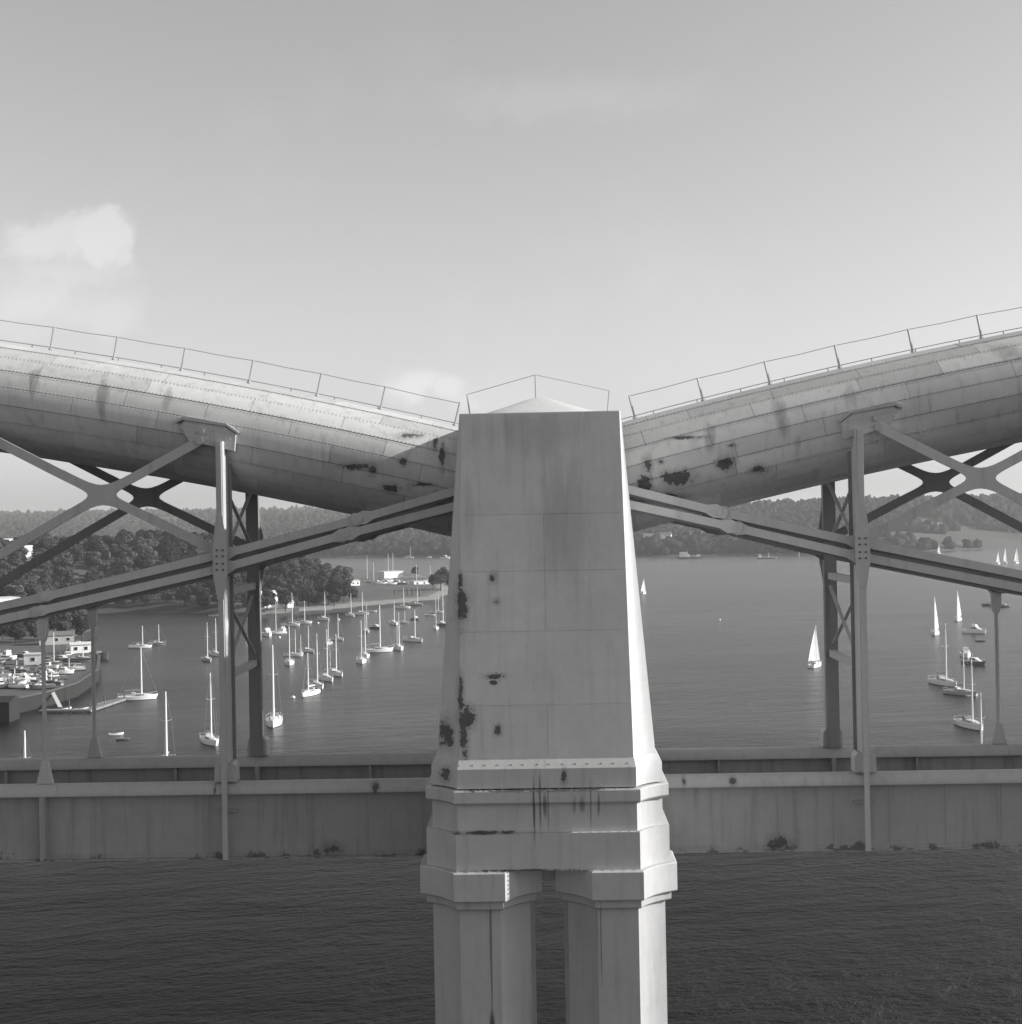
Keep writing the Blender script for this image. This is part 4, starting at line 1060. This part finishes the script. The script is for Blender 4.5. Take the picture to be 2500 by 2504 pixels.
# ------------------------------------------------------------------ pontoon and quay
T = thing('pontoon', 'grey floating pontoon running out from the quay', 'pontoon', (-112, 273, 0))
def plank_run(a, b, wd, n, parent):
    a, b = Vector(a), Vector(b)
    for i in range(n):
        MB().bar(a.lerp(b, (i+.02)/n), a.lerp(b, (i+.98)/n), wd, .5).build('float_section', 'timber', parent)
plank_run((-115, 272, .35), (-102.5, 271, .35), 2.4, 3, T); plank_run((-103.5, 272.6, .352), (-101.8, 292, .352), 2.2, 4, T)
MB().bar((-117.5, 287, 3.2), (-111, 274, .8), .9, .12).build('gangway', 'pale_rail', T)
for p in ((-109, 274), (-103, 281), (-101, 290)):
    MB().tube([(p[0], p[1], -2), (p[0], p[1], 2.6)], .16, 7).build('pile', 'dark_iron', T)
for i, (x, y, a, L, k) in enumerate(((-106.5, 275.5, 35, 3.2, 'dinghy'), (-104.6, 279.5, 40, 3.0, 'dark_dinghy'), (-104.6, 284.5, 80, 3.4, 'dinghy'), (-104.4, 289, 75, 3.2, 'dark_dinghy'), (-110.5, 277, 60, 2.8, 'dinghy'))):
    put(k, x, y, a, 0, L, ('first', 'second', 'third', 'fourth', 'lone')[i] + (' tender along the pontoon counted from the quay side' if i < 4 else ' tender on the shore side of the pontoon'), 'tenders at the pontoon')

def house(name, label, cat, loc, deg, w_, d_, h_, roof_h, wall, roof, storeys=2, bays=3):
    T = thing(name, label, cat, loc, R(deg))
    wl = MB().box(-w_/2, w_/2, -d_/2, d_/2, -1.5, h_).build('wall', wall, T, None, True)
    if roof_h > .3:
        MB().prism_yz([(-d_/2-.4, h_), (d_/2+.4, h_), (0, h_+roof_h)], -w_/2-.3, w_/2+.3).build('roof', roof, T, None, True)
    else:
        MB().box(-w_/2-.2, w_/2+.2, -d_/2-.2, d_/2+.2, h_, h_+.25).build('roof', roof, T, None, True)
    for s in range(storeys):
        zc = h_*(s+.55)/storeys
        for b in range(bays):
            xc = -w_/2 + w_*(b+.5)/bays
            f = MB().box(xc-.6, xc+.6, -d_/2-.06, -d_/2+.02, zc-.6, zc+.6).build('window', 'wall_white', T, None, True)
            MB().box(xc-.5, xc+.5, -d_/2-.09, -d_/2-.05, zc-.5, zc+.5).build('pane', 'boat_glass', f, None, True)
    return T
lz = lambda x, y: float(land_z(np.array([x]), np.array([y]))[0])
# flats and sheds at the far left
T = house('apartment_block', 'white three-storey flats at the left edge behind the quay', 'building', (-219, 512, lz(-219, 512)), 38, 18, 11, 9.5, 0, 'wall_white', 'roof_pale', 3, 5)
for k in (3.1, 6.2): MB().box(-9, 9, -7.0, -5.45, k-.1, k+.1).build('balcony', 'roof_pale', T, None, True)
house('house', 'pale house with grey roof among the trees at the left edge', 'house', (-290, 735, lz(-290, 735)), 40, 13, 9, 6, 3.2, 'wall_white', 'roof_pale', 2, 4)
house('house', 'upper white house on the wooded hill at the left edge', 'house', (-356, 898, lz(-356, 898)+1), 40, 16, 9, 7, 3, 'wall_white', 'roof_pale', 2, 4)
house('quay_shed', 'white flat shed on the quay right of the thin hanger', 'shed', (-143, 386, 3.3), 25, 6, 4, 2.6, .7, 'wall_white', 'roof_pale', 1, 2)
house('quay_shed', 'long pale shed at the back of the quay', 'shed', (-162, 420, 3.3), 20, 11, 6, 3.0, 1.2, 'wall_grey', 'roof_slate', 1, 3)
house('quay_shed', 'white box shed in the middle of the quay', 'shed', (-145, 352, 3.3), 10, 5, 4, 2.8, 0, 'wall_white', 'roof_pale', 1, 1)
house('quay_shed', 'dark shed at the near left corner of the quay', 'shed', (-120.5, 259, -.2), 0, 9, 6, 4.6, 1.0, 'stone_wall', 'stone_wall', 1, 0)
# boats ashore
gq = random.Random(21)
SPOT = [(-158 - 4.4*(k % 5) + gq.uniform(-1, 1), 330 + 12*(k//5) + 3*(k % 5) + gq.uniform(-2, 2)) for k in range(20)] + [(-121 - 3.6*(k % 8) + gq.uniform(-1, 1), 290 + 9*(k//8) + gq.uniform(-2.5, 2.5)) for k in range(16)] + [(-126.5, 322), (-138.5, 348), (-144, 309), (-136, 310), (-150, 333), (-139, 358), (-128, 311)] + [(-127, 330), (-131, 341), (-136, 337), (-141, 329), (-129, 318), (-135, 317), (-142, 318), (-124, 308), (-130, 303), (-138, 303), (-146, 338), (-148, 322), (-133, 356), (-140, 366), (-151, 360), (-154, 345), (-156, 375), (-147, 395)]
for i, (x, y) in enumerate(SPOT):
    k = ('cruiser', 'dark_yacht', 'dark_cruiser', 'dinghy', 'yacht', 'dark_cruiser', 'fly', 'grey_yacht', 'dark_dinghy')[i % 9]
    L = {'cruiser': 6.0, 'yacht': 7.0, 'fly': 6.5, 'dinghy': 4.0, 'grey_yacht': 6.5, 'dark_yacht': 7, 'dark_cruiser': 6, 'dark_dinghy': 4}[k]*gq.uniform(.8, 1.15)
    o = put(k, x, y, gq.uniform(-40, 40)+(180 if gq.random() < .5 else 0), 9 if 'yacht' in k else 0, L, 'laid-up boat among the crowd on the quay hardstanding', 'boats laid up on the quay')
    o.location.z = 3.3 + .40*o.scale[0]
    if 'yacht' in k:
        for ch in list(o.children):
            if ch.name.split('.')[0] in ('mast', 'rigging') and i % 4 != 1: ch.scale = (1, 1, .35)
# cars
def make_car():
    T = thing('parked_car', 'x', 'car')
    prof = [(-2.1, .35), (2.1, .35), (2.15, .75), (1.9, .95), (1.1, 1.02), (-2.0, 1.05), (-2.15, .8)]
    b = MB().loft([[(x, y*.88 if y_ else y, z) for x, z in prof] for y, y_ in ((-.86, 0), (.86, 0))]).build('body', 'car_paint', T, None, True)
    MB().loft([[(-1.75, -.78, 1.03), (.95, -.78, 1.01), (.95, .78, 1.01), (-1.75, .78, 1.03)], [(-1.35, -.64, 1.45), (.25, -.64, 1.46), (.25, .64, 1.46), (-1.35, .64, 1.45)]]).build('glasshouse', 'boat_glass', T, None, True)
    MB().box(-1.33, .23, -.63, .63, 1.452, 1.49).build('car_roof', 'car_paint', T, None, True)
    for x in (-1.35, 1.3):
        for y in (-.8, .8): MB().tube([(x, y-.1, .32), (x, y+.1, .32)], .32, 10).build('wheel', 'rubber', T, None, True)
    return T
car = make_car()
for i in range(16):
    o = car if i == 0 else copy_tree(car)
    a, b = divmod(i, 6)
    o.location = (-152 - 3.0*b + a*9, 300 + 10*b + a*14, 3.3); o.rotation_euler = (0, 0, R(gq.choice((20, 25, 110, 15))))
    o['label'] = 'small parked car among the boats on the quay'; o['group'] = 'cars parked on the quay'

# boatyard on the spit
house('boat_shed', 'big white shed in the boatyard on the spit', 'shed', (-103, 905, 3), 38, 15, 10, 5.2, 0, 'wall_white', 'roof_pale', 1, 0)
house('boatyard_office', 'long low white building left of the boatyard', 'building', (-118, 812, 3.0), 35, 12, 6, 3.2, .6, 'wall_white', 'roof_pale', 1, 4)
house('boat_house', 'pale gabled boat house on the beach right of the far thick post', 'house', (-131, 622, 3.6), 38, 8, 7, 4.0, 2.6, 'wall_white', 'roof_pale', 1, 2)
house('beach_hut', 'small pale hut with pointed roof on the slipway', 'hut', (-118.5, 610, 2.8), 40, 3.2, 3.2, 2.0, 1.9, 'wall_white', 'roof_pale', 1, 0)
house('boatyard_hut', 'low white canopy at the right of the boatyard', 'hut', (-74, 822, 2.6), 30, 14, 5, 2.2, .3, 'wall_white', 'roof_pale', 1, 3)
structure(MB().loft([[(-126, 604, 2.4), (-113, 606, 2.2), (-112, 596, .4), (-123, 590, .4)], [(-126, 604, 2.9), (-113, 606, 2.7), (-112, 596, .95), (-123, 590, .95)]]).build('slipway', 'concrete'))
for i, (x, y, h_) in enumerate(((-112, 860, 17), (-108, 850, 13), (-100, 862, 18), (-96, 866, 18), (-72, 850, 10), (-62, 842, 9), (-80, 840, 11))):
    k = ('yacht', 'grey_yacht')[i % 2]
    o = put(k, x, y, (170, -10, 5, 185, 20, 160, 0)[i], h_, 8, f'{("first", "second", "third", "fourth", "seventh", "sixth", "fifth")[i]} mast from the left ashore in the boatyard on the spit', 'yachts ashore on the spit')
    o.location.z = 3.0 + .40*o.scale[0]
for i, (x, y, k) in enumerate(((-104, 838, 'cruiser'), (-97, 832, 'fly'), (-90, 830, 'cruiser'), (-86, 818, 'dark_cruiser'), (-99, 822, 'dinghy'), (-92, 812, 'dinghy'))):
    o = put(k, x, y, gq.uniform(-30, 30), 0, 7, 'motor boat laid up in front of the white boatyard shed', 'boats laid up on the spit'); o.location.z = 3.0 + .40*o.scale[0]
for i, (x, y) in enumerate(((-77.5, 690), (-71, 692), (-68, 689), (-64.5, 691))):
    T = thing('timber_pile', f'{("first", "second", "third", "fourth")[i]} dark pile from the left on the beach under the boatyard', 'pile', (x, y, -1), 0, 'piles on the beach')
    MB().tube([(0, 0, 0), (.1, 0, 7)], [.42, .36], 8).build('shaft', 'dark_iron', T, 40, True)
    MB().tube([(.1, 0, 6.8), (.1, 0, 7.2)], .48, 8).build('cap', 'dark_iron', T, None, True)
# far houses
FH = [(300, 1560, 'lone white house high on the far right hill'), (118, 1560, 'white houses row end on the far bank right of the pier'), (140, 1575, 'second far white house right of the pier'), (165, 1572, 'third far white house right of the pier'),
      (185, 1560, 'fourth far white house right of the pier'), (-260, 2050, 'far pale house on the left hillside'), (-345, 1990, 'far house at the left under the brace'), (470, 1660, 'pale far house above the three sails')]
for i, (x, y, lab) in enumerate(FH):
    uu_ = x/(y+49.9); zz_ = float(hill_z(np.array([uu_]), np.array([y+49.9]))[0])
    house('far_house', lab, 'house', (x, y, zz_+3), gq.uniform(-15, 15), 13, 8, 6, 3, 'wall_white', 'roof_slate', 2, 3)

# ------------------------------------------------------------------ air between here and the far hills
mt, t = new_mat('thin_haze')
pv = t.n('ShaderNodeVolumePrincipled', {'Color': (.93, .93, .93, 1), 'Density': .00012, 'Anisotropy': .3})
t.n('ShaderNodeOutputMaterial', {1: pv.outputs[0]})
hz = MB().box(-9500, 9500, -900, 9000, -8, 125).build('haze', 'thin_haze')
tag(hz, 'thin pale haze over the whole estuary', 'haze', kind='stuff')
